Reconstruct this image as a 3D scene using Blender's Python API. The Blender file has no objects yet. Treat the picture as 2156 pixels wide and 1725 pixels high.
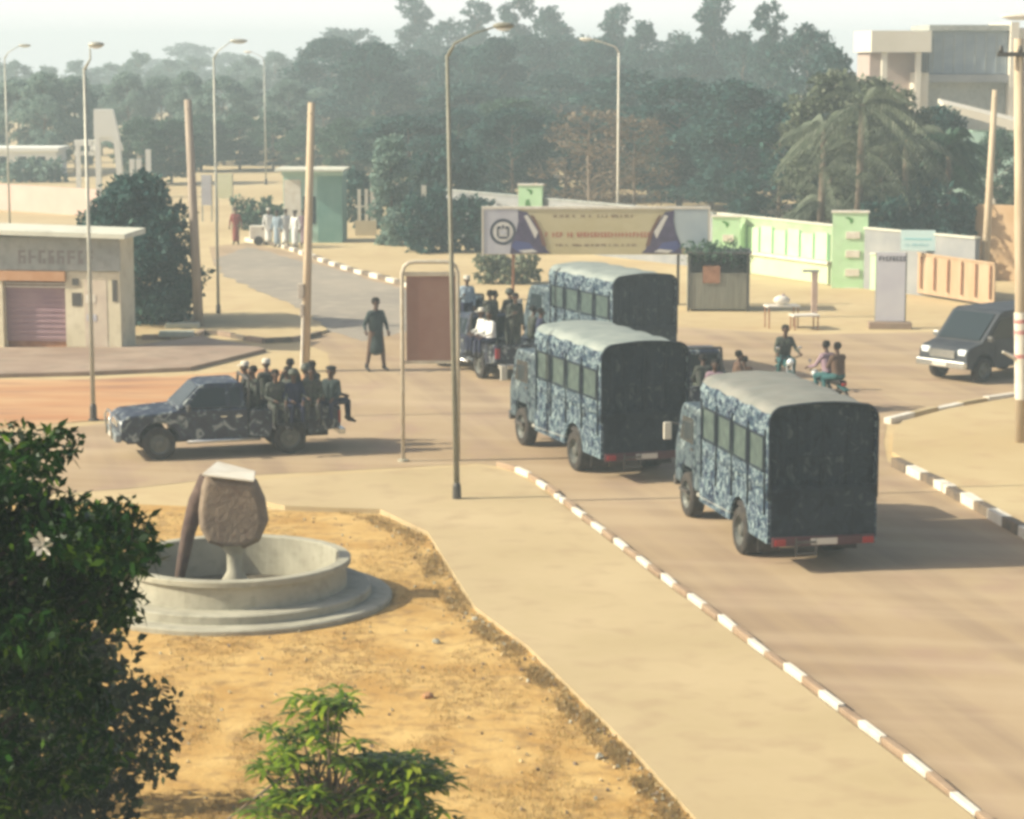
import bpy, bmesh, math, random
import numpy as np
from mathutils import Vector, Matrix, Euler
R = math.radians
random.seed(7); rng = np.random.default_rng(7)
scene = bpy.context.scene
col = scene.collection

# ------------------------------------------------------------ camera, sky, sun, exposure
CAM_H, PITCH, FPX = 8.9, R(8.5), 5000.0       # FPX: focal length in units of a 2156 px wide picture
cam_d = bpy.data.cameras.new('camera'); cam = bpy.data.objects.new('camera', cam_d); col.objects.link(cam)
cam.location = (0, 0, CAM_H); cam.rotation_euler = (math.pi/2 - PITCH, 0, 0)
cam_d.sensor_width = 36; cam_d.lens = 36*FPX/2156; cam_d.clip_start = 0.3; cam_d.clip_end = 4000
scene.camera = cam
SUN_EL, SUN_AZ = R(34), R(187)                # SUN_AZ: direction towards the sun in plan, from +X counter-clockwise
sdir = Vector((math.cos(SUN_AZ)*math.cos(SUN_EL), math.sin(SUN_AZ)*math.cos(SUN_EL), math.sin(SUN_EL)))
w = bpy.data.worlds.new('World'); scene.world = w; w.use_nodes = True
nt = w.node_tree; bg = nt.nodes['Background']; sk = nt.nodes.new('ShaderNodeTexSky')
sk.sky_type = 'NISHITA'; sk.sun_disc = False; sk.sun_elevation = SUN_EL
sk.sun_rotation = math.atan2(sdir.x, sdir.y); sk.air_density = 1.0; sk.dust_density = 4.5; sk.ozone_density = 1.0
# milky dust veil over the blue: the sky of a hazy harmattan morning
wm = nt.nodes.new('ShaderNodeMixRGB'); wm.inputs[2].default_value = (10.4, 10.0, 9.6, 1)
tcw = nt.nodes.new('ShaderNodeTexCoord'); sx = nt.nodes.new('ShaderNodeSeparateXYZ'); mr = nt.nodes.new('ShaderNodeMapRange')
mr.inputs['From Min'].default_value = 0.02; mr.inputs['From Max'].default_value = 0.24; mr.inputs['To Min'].default_value = .85; mr.inputs['To Max'].default_value = .03
nt.links.new(tcw.outputs['Generated'], sx.inputs[0]); nt.links.new(sx.outputs[2], mr.inputs[0]); nt.links.new(mr.outputs[0], wm.inputs[0])
nt.links.new(sk.outputs[0], wm.inputs[1]); nt.links.new(wm.outputs[0], bg.inputs[0]); bg.inputs[1].default_value = 0.09
sl = bpy.data.lights.new('sun', 'SUN'); sl.energy = 4.6; sl.angle = R(0.6); sl.color = (1.0, 0.93, 0.74)
so = bpy.data.objects.new('sun', sl); col.objects.link(so); so.rotation_euler = sdir.to_track_quat('Z', 'Y').to_euler(); so.location = (-20, 0, 40)
vs = scene.view_settings; vs.view_transform = 'Standard'; vs.look = 'None'; vs.gamma = 1.0; vs.exposure = 0.63
HAZE = 0.00175
scene.render.engine = 'CYCLES'
scene.cycles.pixel_filter_type = 'BLACKMAN_HARRIS'; scene.cycles.filter_width = 3.4

# ------------------------------------------------------------ picture helpers (1 unit = 1/2156 of the picture width)
def ray(px, py):
    x = (px-1078)/FPX; y = -(py-862.5)/FPX
    return Vector((x, math.cos(PITCH)+y*math.sin(PITCH), -math.sin(PITCH)+y*math.cos(PITCH)))
def G(px, py, z=0.0):                          # point on the level z
    r = ray(px, py); t = (z-CAM_H)/r.z
    return Vector((r.x*t, r.y*t, z))
def D(px, d, py=None, z=0.0):                  # point at distance d
    if py is None:
        r = ray(px, 115+44500/d); t = d/r.y; return Vector((r.x*t, d, z))
    r = ray(px, py); t = d/r.y; return Vector((r.x*t, d, CAM_H+r.z*t))

# ------------------------------------------------------------ materials
MATS = {}
def newmat(name):
    m = bpy.data.materials.new(name); m.use_nodes = True
    return m, m.node_tree, m.node_tree.nodes['Principled BSDF']
def lin(c): return tuple(((v/12.92) if v <= .04045 else ((v+.055)/1.055)**2.4) for v in c)
def mat(name, c1, c2=None, scale=3.0, rough=0.8, bump=0.0, bscale=None, metal=0.0, spec=0.3, lo=.35, hi=.65, c3=None, scale3=20, amt3=.4, stretch=(1,1,1), coords='Object', dist=0.0):
    """linear base colours c1, c2 mixed by noise; c3 a finer speckle"""
    if name in MATS: return MATS[name]
    m, t, b = newmat(name); MATS[name] = m
    b.inputs['Roughness'].default_value = rough; b.inputs['Metallic'].default_value = metal
    b.inputs['Specular IOR Level'].default_value = spec
    b.inputs['Base Color'].default_value = (*c1, 1)
    if c2 is None and bump == 0: return m
    tc = t.nodes.new('ShaderNodeTexCoord'); mp = t.nodes.new('ShaderNodeMapping'); mp.inputs['Scale'].default_value = stretch
    t.links.new(tc.outputs[coords], mp.inputs[0])
    if c2 is not None:
        n = t.nodes.new('ShaderNodeTexNoise'); n.inputs['Scale'].default_value = scale; n.inputs['Detail'].default_value = 6; n.inputs['Roughness'].default_value = .6
        n.inputs['Distortion'].default_value = dist
        t.links.new(mp.outputs[0], n.inputs['Vector'])
        cr = t.nodes.new('ShaderNodeValToRGB'); cr.color_ramp.elements[0].position = lo; cr.color_ramp.elements[1].position = hi
        cr.color_ramp.elements[0].color = (*c1, 1); cr.color_ramp.elements[1].color = (*c2, 1)
        t.links.new(n.outputs[0], cr.inputs[0]); out = cr.outputs[0]
        if c3 is not None:
            n3 = t.nodes.new('ShaderNodeTexNoise'); n3.inputs['Scale'].default_value = scale3; n3.inputs['Detail'].default_value = 4
            t.links.new(mp.outputs[0], n3.inputs['Vector'])
            c = t.nodes.new('ShaderNodeValToRGB'); c.color_ramp.elements[0].position = .5; c.color_ramp.elements[1].position = .68
            c.color_ramp.elements[0].color = (0, 0, 0, 1); c.color_ramp.elements[1].color = (amt3,)*3+(1,)
            t.links.new(n3.outputs[0], c.inputs[0])
            mx = t.nodes.new('ShaderNodeMixRGB'); t.links.new(c.outputs[0], mx.inputs[0]); t.links.new(out, mx.inputs[1]); mx.inputs[2].default_value = (*c3, 1)
            out = mx.outputs[0]
        t.links.new(out, b.inputs['Base Color'])
    if bump:
        nb = t.nodes.new('ShaderNodeTexNoise'); nb.inputs['Scale'].default_value = bscale or scale*6; nb.inputs['Detail'].default_value = 5
        t.links.new(mp.outputs[0], nb.inputs['Vector'])
        bn = t.nodes.new('ShaderNodeBump'); bn.inputs['Strength'].default_value = min(1, bump*4); bn.inputs['Distance'].default_value = bump*.3
        t.links.new(nb.outputs[0], bn.inputs['Height']); t.links.new(bn.outputs[0], b.inputs['Normal'])
    return m
def camo(name, cols, scale=4.0, rough=.85, dist=2.5, stretch=(1,1,1), bump=.12, spec=.25):
    m, t, b = newmat(name); MATS[name] = m
    tc = t.nodes.new('ShaderNodeTexCoord'); mp = t.nodes.new('ShaderNodeMapping'); mp.inputs['Scale'].default_value = stretch
    t.links.new(tc.outputs['Object'], mp.inputs[0])
    n = t.nodes.new('ShaderNodeTexNoise'); n.inputs['Scale'].default_value = scale; n.inputs['Detail'].default_value = 3.5; n.inputs['Distortion'].default_value = dist
    t.links.new(mp.outputs[0], n.inputs['Vector'])
    cr = t.nodes.new('ShaderNodeValToRGB'); e = cr.color_ramp.elements
    while len(e) < len(cols): e.new(.5)
    for i, (p, c) in enumerate(cols): e[i].position = p; e[i].color = (*c, 1)
    t.links.new(n.outputs[0], cr.inputs[0]); t.links.new(cr.outputs[0], b.inputs['Base Color'])
    b.inputs['Roughness'].default_value = rough; b.inputs['Specular IOR Level'].default_value = spec
    if bump:
        bn = t.nodes.new('ShaderNodeBump'); bn.inputs['Strength'].default_value = .6; bn.inputs['Distance'].default_value = bump*.3
        t.links.new(n.outputs[0], bn.inputs['Height']); t.links.new(bn.outputs[0], b.inputs['Normal'])
    return m
def leafmat(name, ca, cb, cc=None, trans=.25, rough=.55):
    m, t, b = newmat(name); MATS[name] = m
    g = t.nodes.new('ShaderNodeNewGeometry'); cr = t.nodes.new('ShaderNodeValToRGB')
    cr.color_ramp.elements[0].color = (*ca, 1); cr.color_ramp.elements[1].color = (*cb, 1)
    if cc: e = cr.color_ramp.elements.new(.88); e.color = (*cb, 1); cr.color_ramp.elements[-1].color = (*cc, 1)
    t.links.new(g.outputs['Random Per Island'], cr.inputs[0]); t.links.new(cr.outputs[0], b.inputs['Base Color'])
    b.inputs['Roughness'].default_value = rough; b.inputs['Specular IOR Level'].default_value = .12
    tr = t.nodes.new('ShaderNodeBsdfTranslucent'); t.links.new(cr.outputs[0], tr.inputs[0])
    mx = t.nodes.new('ShaderNodeMixShader'); mx.inputs[0].default_value = trans
    t.links.new(b.outputs[0], mx.inputs[1]); t.links.new(tr.outputs[0], mx.inputs[2])
    t.links.new(mx.outputs[0], t.nodes['Material Output'].inputs[0])
    return m

m_sand   = mat('sandy_earth', (.44,.33,.17), (.53,.42,.235), .12, .95, .05, 9, c3=(.40,.27,.15), scale3=1.1, amt3=.5)
m_road   = mat('dusty_asphalt', (.335,.235,.135), (.41,.305,.185), .18, .93, .04, 30, c3=(.33,.22,.155), scale3=.9, amt3=.6, stretch=(1,.6,1))
def streaks(m, ang, col_, amt, sc=(1.1,.045,1)):
    """wheel-worn dusty lanes along the road's own direction"""
    t = m.node_tree; b = t.nodes['Principled BSDF']; src = b.inputs['Base Color'].links[0].from_socket
    tc = t.nodes.new('ShaderNodeTexCoord'); m1 = t.nodes.new('ShaderNodeMapping'); m1.inputs['Rotation'].default_value = (0,0,ang)
    m2 = t.nodes.new('ShaderNodeMapping'); m2.inputs['Scale'].default_value = sc
    t.links.new(tc.outputs['Object'], m1.inputs[0]); t.links.new(m1.outputs[0], m2.inputs[0])
    n = t.nodes.new('ShaderNodeTexNoise'); n.inputs['Scale'].default_value = 1; n.inputs['Detail'].default_value = 4; t.links.new(m2.outputs[0], n.inputs['Vector'])
    r = t.nodes.new('ShaderNodeValToRGB'); r.color_ramp.elements[0].position = .45; r.color_ramp.elements[1].position = .66; r.color_ramp.elements[1].color = (amt,)*3+(1,); t.links.new(n.outputs[0], r.inputs[0])
    x = t.nodes.new('ShaderNodeMixRGB'); t.links.new(r.outputs[0], x.inputs[0]); t.links.new(src, x.inputs[1]); x.inputs[2].default_value = (*col_,1); t.links.new(x.outputs[0], b.inputs['Base Color'])
streaks(m_road, R(-13), (.27,.19,.125), .75)
streaks(m_road, R(-80), (.47,.36,.23), .5, (.8,.06,1))
m_farroad= mat('grey_asphalt', (.25,.22,.18), (.32,.275,.215), .2, .93, .03, 30, c3=(.42,.36,.28), scale3=1.3, amt3=.5)
m_path   = mat('paved_footpath', (.42,.325,.18), (.485,.38,.22), .35, .93, .03, 20, c3=(.36,.26,.15), scale3=1.4, amt3=.55)
m_grassd = mat('dry_grass_earth', (.42,.245,.07), (.57,.385,.145), .9, .95, .12, 14, c3=(.25,.15,.06), scale3=3.2, amt3=.65)
m_orange = mat('orange_earth', (.42,.20,.09), (.52,.33,.17), .3, .95, .06, 12, c3=(.27,.14,.09), scale3=.8, amt3=.85, stretch=(.4,2.2,1))
m_pave   = mat('old_concrete_pavement', (.26,.18,.13), (.36,.27,.2), .5, .9, .05, 12, c3=(.18,.15,.11), scale3=1.5, amt3=.5)
m_white  = mat('white_paint', (.74,.70,.60), (.62,.56,.45), 3, .7)
m_black  = mat('black_paint', (.10,.085,.07), (.20,.15,.10), 3, .8)
m_conc   = mat('concrete', (.32,.30,.23), (.42,.40,.31), 1.6, .9, .04, 25, c3=(.20,.19,.14), scale3=5, amt3=.4)
m_concd  = mat('grey_plaster', (.30,.32,.30), (.38,.39,.35), 1.2, .9, .03, 25, c3=(.2,.2,.18), scale3=4, amt3=.5)
m_stone  = mat('brown_sculpture_stone', (.155,.12,.09), (.235,.185,.135), 3, .9, .15, 12, c3=(.13,.09,.07), scale3=7, amt3=.6)
m_cream  = mat('cream_plaster', (.60,.54,.38), (.68,.62,.46), 1.0, .9, .02, 25, c3=(.42,.36,.24), scale3=3, amt3=.4)
m_galv   = mat('galvanised_steel', (.36,.36,.31), (.46,.45,.38), 4, .5, metal=.3)
m_dsteel = mat('dark_steel', (.07,.07,.065), (.11,.10,.09), 4, .5, metal=.3)
m_wood   = mat('weathered_pole_wood', (.42,.33,.22), (.54,.44,.31), 2, .85, .06, 20, stretch=(6,6,.5))
m_rust   = mat('rusty_metal', (.26,.12,.07), (.36,.19,.11), 5, .85, .03)
m_glass  = mat('dark_glass', (.02,.03,.035), rough=.18, spec=.35)
m_rubber = mat('tyre_rubber', (.025,.024,.023), (.06,.05,.04), 9, .9)
m_rim    = mat('dusty_rim', (.10,.11,.10), (.16,.16,.14), 6, .5, metal=.4)
m_chrome = mat('chrome_trim', (.62,.63,.60), rough=.25, metal=.85)
m_lamp   = mat('headlight_glass', (.72,.76,.76), rough=.12, spec=.7)
m_red    = mat('red_lens', (.28,.02,.02), rough=.3)
m_amber  = mat('amber_lens', (.5,.18,.02), rough=.3)
m_under  = mat('chassis_black', (.03,.03,.03), (.06,.05,.045), 5, .85)
m_plate  = mat('plate_white', (.55,.52,.45), rough=.6)
m_camo   = camo('camouflage_net', [(.38,(.008,.014,.035)),(.47,(.022,.042,.075)),(.525,(.06,.11,.125)),(.56,(.36,.44,.43)),(.60,(.06,.09,.12)),(.68,(.02,.025,.07))], 5.2, dist=2.2, stretch=(1,1,.8))
m_camod  = camo('camouflage_paint', [(.38,(.012,.02,.035)),(.47,(.035,.06,.08)),(.53,(.11,.15,.15)),(.58,(.03,.045,.07)),(.66,(.24,.29,.28))], 3.6, dist=1.8, rough=.55)
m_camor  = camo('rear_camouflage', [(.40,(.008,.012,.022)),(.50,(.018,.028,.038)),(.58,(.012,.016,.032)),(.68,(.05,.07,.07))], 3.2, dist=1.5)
m_camop  = camo('pickup_camouflage', [(.40,(.008,.010,.03)),(.47,(.022,.034,.045)),(.53,(.012,.014,.055)),(.58,(.05,.075,.08)),(.63,(.26,.28,.27))], 3.4, dist=1.6, rough=.42, bump=0, spec=.5)
m_canvas = mat('grey_roof_canvas', (.17,.175,.155), (.24,.235,.205), 1.4, .9, .06, 4, c3=(.2,.22,.2), scale3=3, amt3=.4)
m_canvasp= mat('pale_roof_canvas', (.20,.235,.22), (.29,.32,.29), 1.4, .9, .06, 4)
m_flap   = mat('dark_rear_canvas', (.012,.018,.026), (.024,.032,.042), 2.2, .9, .08, 5)
m_bark   = mat('bark', (.16,.12,.085), (.25,.2,.15), 4, .95, .1, 14)
m_skin   = mat('dark_skin', (.075,.04,.025), (.10,.055,.035), 8, .55)
m_eye    = mat('eye_dark', (.02,.015,.012), rough=.4)
m_boot   = mat('boot_leather', (.025,.022,.02), rough=.6)
def cloth(name, c, k=.7): return mat('cloth_'+name, c, tuple(v*k for v in c), 6, .9, .05, 12)
c_fat  = camo('fatigue_cloth', [(.40,(.03,.035,.03)),(.50,(.07,.085,.06)),(.58,(.045,.04,.05)),(.68,(.12,.12,.09))], 7, dist=1.5, bump=0)
c_navy = cloth('navy', (.03,.035,.075)); c_green = cloth('grey_green', (.045,.065,.065)); c_white = cloth('white', (.72,.72,.68), .85)
c_blue = cloth('pale_blue', (.30,.38,.44)); c_red = cloth('dark_red', (.24,.06,.045)); c_black = cloth('black', (.02,.02,.022))
c_brown = cloth('brown', (.13,.08,.055)); c_pink = cloth('mauve', (.32,.22,.26)); c_teal = cloth('teal', (.035,.12,.125)); c_khaki = cloth('khaki', (.26,.21,.13))

# ------------------------------------------------------------ object helpers
def tag(o, label=None, cat=None, group=None, kind=None):
    if label: o['label'] = label
    if cat: o['category'] = cat
    if group: o['group'] = group
    if kind: o['kind'] = kind
    return o
def thing(name, label, cat, loc=(0,0,0), rz=0, group=None):
    o = bpy.data.objects.new(name, None); col.objects.link(o); o.empty_display_size = .3
    o.location = loc; o.rotation_euler = (0, 0, rz)
    return tag(o, label, cat, group)
KIDS = {}
def children(o): return KIDS.get(o.name, [])
def setpar(c, p):
    c.parent = p; KIDS.setdefault(p.name, []).append(c)
def copy_tree(o, parent=None):
    c = o.copy(); col.objects.link(c)
    if parent: setpar(c, parent)
    for ch in list(children(o)): copy_tree(ch, c)
    return c
def dup(root, loc, rz, label, group=None, scale=None):
    c = copy_tree(root); c.location = loc; c.rotation_euler = (root.rotation_euler.x, root.rotation_euler.y, rz); c['label'] = label
    if group: c['group'] = group
    if scale: c.scale = scale
    return c
class MB:
    def __init__(s): s.v = []; s.f = []; s.m = []
    def add(s, vs, fs, mi=0):
        n = len(s.v); s.v += [tuple(v) for v in vs]; s.f += [tuple(i+n for i in f) for f in fs]; s.m += [mi]*len(fs); return s
    def box(s, c, d, mi=0, rot=None, taper=1.0):
        x, y, z = d[0]/2, d[1]/2, d[2]/2
        vs = [Vector((a*x*(taper if k > 0 else 1), b*y*(taper if k > 0 else 1), k*z)) for k in (-1,1) for b in (-1,1) for a in (-1,1)]
        if rot is not None:
            e = Euler(rot).to_matrix() if not isinstance(rot, Matrix) else rot
            vs = [e @ v for v in vs]
        c = Vector(c); vs = [v+c for v in vs]
        return s.add(vs, [(0,2,3,1),(4,5,7,6),(0,1,5,4),(2,6,7,3),(0,4,6,2),(1,3,7,5)], mi)
    def b2(s, x0, x1, y0, y1, z0, z1, mi=0):
        return s.box(((x0+x1)/2,(y0+y1)/2,(z0+z1)/2), (x1-x0,y1-y0,z1-z0), mi)
    def tube(s, pts, rs, n=8, mi=0, cap=True):
        pts = [Vector(p) for p in pts]
        if not hasattr(rs, '__len__'): rs = [rs]*len(pts)
        vs = []; fs = []
        up = Vector((0,0,1)); prev = None
        for i, p in enumerate(pts):
            a = pts[max(i-1,0)]; b = pts[min(i+1,len(pts)-1)]; d = (b-a).normalized()
            if prev is None:
                u = d.cross(up); u = d.cross(Vector((1,0,0))) if u.length < .05 else u
            else: u = prev - d*prev.dot(d)
            u.normalize(); prev = u; v = d.cross(u)
            for k in range(n):
                an = 2*math.pi*k/n; vs.append(p+(u*math.cos(an)+v*math.sin(an))*rs[i])
        for i in range(len(pts)-1):
            for k in range(n): fs.append((i*n+k, i*n+(k+1)%n, (i+1)*n+(k+1)%n, (i+1)*n+k))
        if cap: fs.append(tuple(reversed(range(n)))); fs.append(tuple((len(pts)-1)*n+k for k in range(n)))
        return s.add(vs, fs, mi)
    def lathe(s, prof, n=48, c=(0,0,0), axis='z', mi=0):
        vs = []; fs = []; c = Vector(c)
        for r, z in prof:
            for k in range(n):
                a = 2*math.pi*k/n; p = Vector((r*math.cos(a), r*math.sin(a), z))
                if axis == 'y': p = Vector((p.x, p.z, p.y))
                vs.append(p+c)
        for i in range(len(prof)-1):
            for k in range(n):
                q = (i*n+k, i*n+(k+1)%n, (i+1)*n+(k+1)%n, (i+1)*n+k)
                fs.append(q if axis == 'z' else tuple(reversed(q)))
        return s.add(vs, fs, mi)
    def prism(s, poly, y0, y1, mi=0, plane='xz'):
        """poly in (a,b); extruded between y0 and y1 along the third axis"""
        n = len(poly)
        def P(a, b, t): return (a, t, b) if plane == 'xz' else ((t, a, b) if plane == 'yz' else (a, b, t))
        vs = [P(a,b,y0) for a,b in poly]+[P(a,b,y1) for a,b in poly]
        fs = [tuple(range(n)), tuple(reversed(range(n,2*n)))]+[((i+1)%n, i, n+i, n+(i+1)%n) for i in range(n)]
        return s.add(vs, fs, mi)
    def ell(s, c, r, n=12, mi=0):
        vs = []; fs = []; c = Vector(c); m = n//2+1
        for i in range(m+1):
            t = math.pi*(i+.001)/(m+.002)
            for k in range(n):
                a = 2*math.pi*k/n
                vs.append((c.x+r[0]*math.sin(t)*math.cos(a), c.y+r[1]*math.sin(t)*math.sin(a), c.z+r[2]*math.cos(t)))
        for i in range(m):
            for k in range(n): fs.append((i*n+k, (i+1)*n+k, (i+1)*n+(k+1)%n, i*n+(k+1)%n))
        fs.append(tuple(range(n))); fs.append(tuple(reversed([m*n+k for k in range(n)])))
        return s.add(vs, fs, mi)
    def build(s, name, mats, parent=None, smooth=False, bevel=0, loc=None, rz=None, fix=True):
        me = bpy.data.meshes.new(name); me.from_pydata(s.v, [], s.f)
        if not isinstance(mats, (list, tuple)): mats = [mats]
        for m in mats: me.materials.append(m)
        me.polygons.foreach_set('material_index', s.m)
        if fix:
            bm = bmesh.new(); bm.from_mesh(me); bmesh.ops.recalc_face_normals(bm, faces=bm.faces); bm.to_mesh(me); bm.free()
        if smooth: me.polygons.foreach_set('use_smooth', [True]*len(me.polygons))
        me.update()
        o = bpy.data.objects.new(name, me); col.objects.link(o)
        if parent: setpar(o, parent)
        if bevel:
            b = o.modifiers.new('bevel', 'BEVEL'); b.width = bevel; b.segments = 2; b.limit_method = 'ANGLE'; b.angle_limit = R(40)
        if loc is not None: o.location = loc
        if rz is not None: o.rotation_euler = (0,0,rz)
        return o
def arch(x0, x1, z0, z1, r, n=5):
    """rounded-top rectangle outline"""
    p = [(x0,z0),(x1,z0)]
    for i in range(n+1):
        a = math.pi/2*i/n; p.append((x1-r+r*math.cos(a), z1-r+r*math.sin(a)))
    for i in range(n+1):
        a = math.pi/2+math.pi/2*i/n; p.append((x0+r+r*math.cos(a), z1-r+r*math.sin(a)))
    return p
def sheet(name, pts, z, m, thick=0, rough=0, **k):
    """ground sheet through picture-picked ground points"""
    ps = [G(*p) if not isinstance(p, Vector) else p for p in pts]
    if rough:
        rr_ = random.Random(len(pts)); q_ = []
        for a_, b_ in zip(ps, ps[1:]+ps[:1]):
            L_ = (b_-a_).length; n_ = max(1, min(60, int(L_/.55))); nn = Vector((-(b_-a_).y,(b_-a_).x,0)).normalized() if L_ > 0 else Vector((0,0,0))
            for i_ in range(n_): q_.append(a_.lerp(b_, i_/n_)+nn*(rr_.uniform(-rough,rough) if i_ else 0))
        ps = q_
    bm = bmesh.new()
    top = [bm.verts.new((p.x,p.y,z)) for p in ps]; f = bm.faces.new(top)
    if f.normal.z < 0 or True:
        f.normal_update()
        if f.normal.z < 0: f.normal_flip()
    if thick:
        bot = [bm.verts.new((p.x,p.y,z-thick)) for p in ps]; n = len(ps)
        for i in range(n): bm.faces.new((top[i], top[(i+1)%n], bot[(i+1)%n], bot[i]))
    bmesh.ops.triangulate(bm, faces=[f])
    if thick: bmesh.ops.recalc_face_normals(bm, faces=bm.faces)
    me = bpy.data.meshes.new(name); bm.to_mesh(me); bm.free(); me.materials.append(m)
    o = bpy.data.objects.new(name, me); col.objects.link(o); tag(o, kind='structure', **k); return o
def smooth_line(pts, n=6):
    ps = [Vector(p) for p in pts]; out = []
    for i in range(len(ps)-1):
        p0 = ps[max(i-1,0)]; p1 = ps[i]; p2 = ps[i+1]; p3 = ps[min(i+2,len(ps)-1)]
        for k in range(n):
            t = k/n; out.append(.5*((2*p1)+(-p0+p2)*t+(2*p0-5*p1+4*p2-p3)*t*t+(-p0+3*p1-3*p2+p3)*t**3))
    out.append(ps[-1]); return out
def kerb(name, pts, L=.62, h=.12, wd=.16, white=m_white, dark=m_black, gap=.012, jit=.02):
    line = smooth_line([G(*p) for p in pts]); mb = MB()
    acc = [0.0]
    for a, b in zip(line, line[1:]): acc.append(acc[-1]+(b-a).length)
    def at(s):
        for i in range(len(acc)-1):
            if s <= acc[i+1]: return line[i].lerp(line[i+1], (s-acc[i])/max(1e-6, acc[i+1]-acc[i]))
        return line[-1]
    s = 0; k = 0
    while s+L < acc[-1]:
        a = at(s); b = at(s+L-gap); d = b-a; c = (a+b)/2; an = math.atan2(d.y, d.x)
        hh = h*random.uniform(.85,1.1)
        mb.box((c.x+random.uniform(-jit,jit), c.y+random.uniform(-jit,jit), hh/2-.02), (d.length, wd, hh+.04), k%2, rot=(random.uniform(-.03,.03),random.uniform(-.02,.02),an+random.uniform(-.03,.03)))
        s += L; k += 1
    o = mb.build(name, [white, dark], bevel=.012); tag(o, kind='structure'); return o

# ------------------------------------------------------------ ground
mb = MB(); mb.add([(-380,-38,0),(380,-38,0),(380,890,0),(-380,890,0)], [(0,1,2,3)]); tag(mb.build('ground', m_sand), kind='structure')
KL = [(2290,1920),(2060,1722),(1700,1445),(1400,1222),(1240,1100),(1150,1030),(1105,1000),(1060,984),(1000,976)]
KR = [(2500,1330),(2156,1130),(2060,1075),(1960,1018),(1890,985),(1868,972)]
road = sheet('road', KL+[(850,985),(500,1003),(270,1030),(-200,1060),(-400,960),(-200,925),(0,912),(180,898),(330,876),(560,850),(700,800),
      (690,745),(640,722),(700,690),(640,640),(520,590),(450,560),(440,520),(520,512),(600,528),(700,560),(850,603),(1000,652),(1180,675),(1440,690),(1700,705),
      (1950,700),(2300,715),(2400,790),(2120,840),(1990,862),(1868,893),(1860,930)]+list(reversed(KR)), .006, m_road)
sheet('side_road', [(452,548),(520,520),(700,566),(850,610),(960,650),(900,690),(760,720),(700,700),(640,655),(560,620),(470,580)], .011, m_farroad, rough=.15)
sheet('footpath', [(2262,1920),(2032,1722),(1674,1445),(1376,1222),(1218,1100),(1128,1032),(1080,1004),(1010,990),(860,998),(640,1012),(420,1035),(600,1075),(800,1082),(900,1130),(1000,1290),(1110,1372),(1230,1490),(1330,1590),(1470,1745),(1560,1920)], .095, m_path, thick=.12)
sheet('grass_verge', [(1590,1990),(1475,1748),(1336,1592),(1236,1492),(1116,1374),(1006,1292),(905,1133),(800,1086),(600,1079),(250,1060),(-400,1080),(-900,1500),(-900,2000)], .03, m_grassd, rough=.13)
sheet('red_earth_strip', [(-300,812),(0,800),(200,800),(400,790),(560,778),(640,790),(560,840),(330,868),(180,888),(0,902),(-300,920)], .014, m_orange, rough=.28)
sheet('shop_forecourt', [(-300,742),(270,738),(420,715),(560,742),(400,782),(180,792),(0,796),(-300,808)], .12, m_pave, thick=.14)
sheet('kerbed_island', [(300,640),(440,640),(520,650),(640,672),(690,700),(640,715),(560,722),(440,702),(410,715),(280,715)], .10, m_sand, thick=.12)
sheet('right_pavement', [(2540,1330),(2180,1128),(2080,1070),(1980,1014),(1906,978),(1878,960),(1880,915),(1900,895),(2000,868),(2130,845),(2500,800),(2900,1000)], .10, m_sand, thick=.12)
kerb('kerb', KL, L=.78, h=.105, wd=.11, dark=mat('dusty_kerb', (.36,.26,.17), (.29,.20,.13), 2.5, .9))
kerb('right_kerb', KR, L=.84, h=.2, wd=.22)
kerb('far_kerb', [(520,508),(600,523),(655,543),(735,570),(850,602),(925,630),(1000,652),(1100,668),(1200,676)], L=1.0, h=.17, wd=.22)
kerb('right_corner_kerb', [(1868,893),(1990,864),(2120,840),(2300,815)], L=1.2, h=.14, wd=.2, dark=m_path)
kerb('island_kerb', [(300,716),(410,712),(440,703),(560,723),(640,716),(690,702)], L=.9, h=.15, wd=.18, white=m_pave, dark=m_black)

# dry grass tufts, stones and litter
def stuff_blades(name, m, n, region, hmin, hmax, wdt, label):
    vs = []; fs = []
    k = 0
    while k < n:
        px = random.uniform(200,1500); py = random.uniform(1080,1760)
        if not region(px, py): continue
        p = G(px, py, .03); nb = random.randint(3,7)
        for j in range(nb):
            a = random.uniform(0,6.28); h = random.uniform(hmin,hmax); l = random.uniform(.3,1.1)*h
            q = p+Vector((random.gauss(0,.035),random.gauss(0,.035),0)); s = Vector((-math.sin(a),math.cos(a),0))*wdt
            t = q+Vector((math.cos(a)*l,math.sin(a)*l,h)); n0 = len(vs)
            vs += [q-s, q+s, t]; fs.append((n0,n0+1,n0+2))
        k += 1
    me = bpy.data.meshes.new(name); me.from_pydata([tuple(v) for v in vs], [], fs); me.materials.append(m)
    o = bpy.data.objects.new(name, me); col.objects.link(o); tag(o, label, None, None, 'stuff'); return o
def edge_x(py):
    pts = [(1086,800),(1133,905),(1292,1006),(1374,1116),(1492,1236),(1592,1336),(1748,1475)]
    for (y0,x0),(y1,x1) in zip(pts, pts[1:]):
        if y0 <= py <= y1: return x0+(x1-x0)*(py-y0)/(y1-y0)
    return 1475 if py > 1748 else 780
m_blade = leafmat('dry_blade', (.30,.19,.07), (.55,.40,.18), (.20,.20,.06), trans=.2)
m_blade2 = leafmat('edge_weed_blade', (.24,.17,.07), (.42,.29,.13), (.14,.16,.05), trans=.2)
patch = lambda x, y: math.sin(x*.021+y*.013)+math.sin(x*.007-y*.031+2)+math.sin(x*.05+y*.02)*.5
stuff_blades('dry_grass', m_blade, 9000, lambda x, y: x < edge_x(y) and patch(x,y) > random.uniform(-.6,.9), .02, .07, .004, 'short dry yellow grass on the verge by the fountain')
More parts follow.
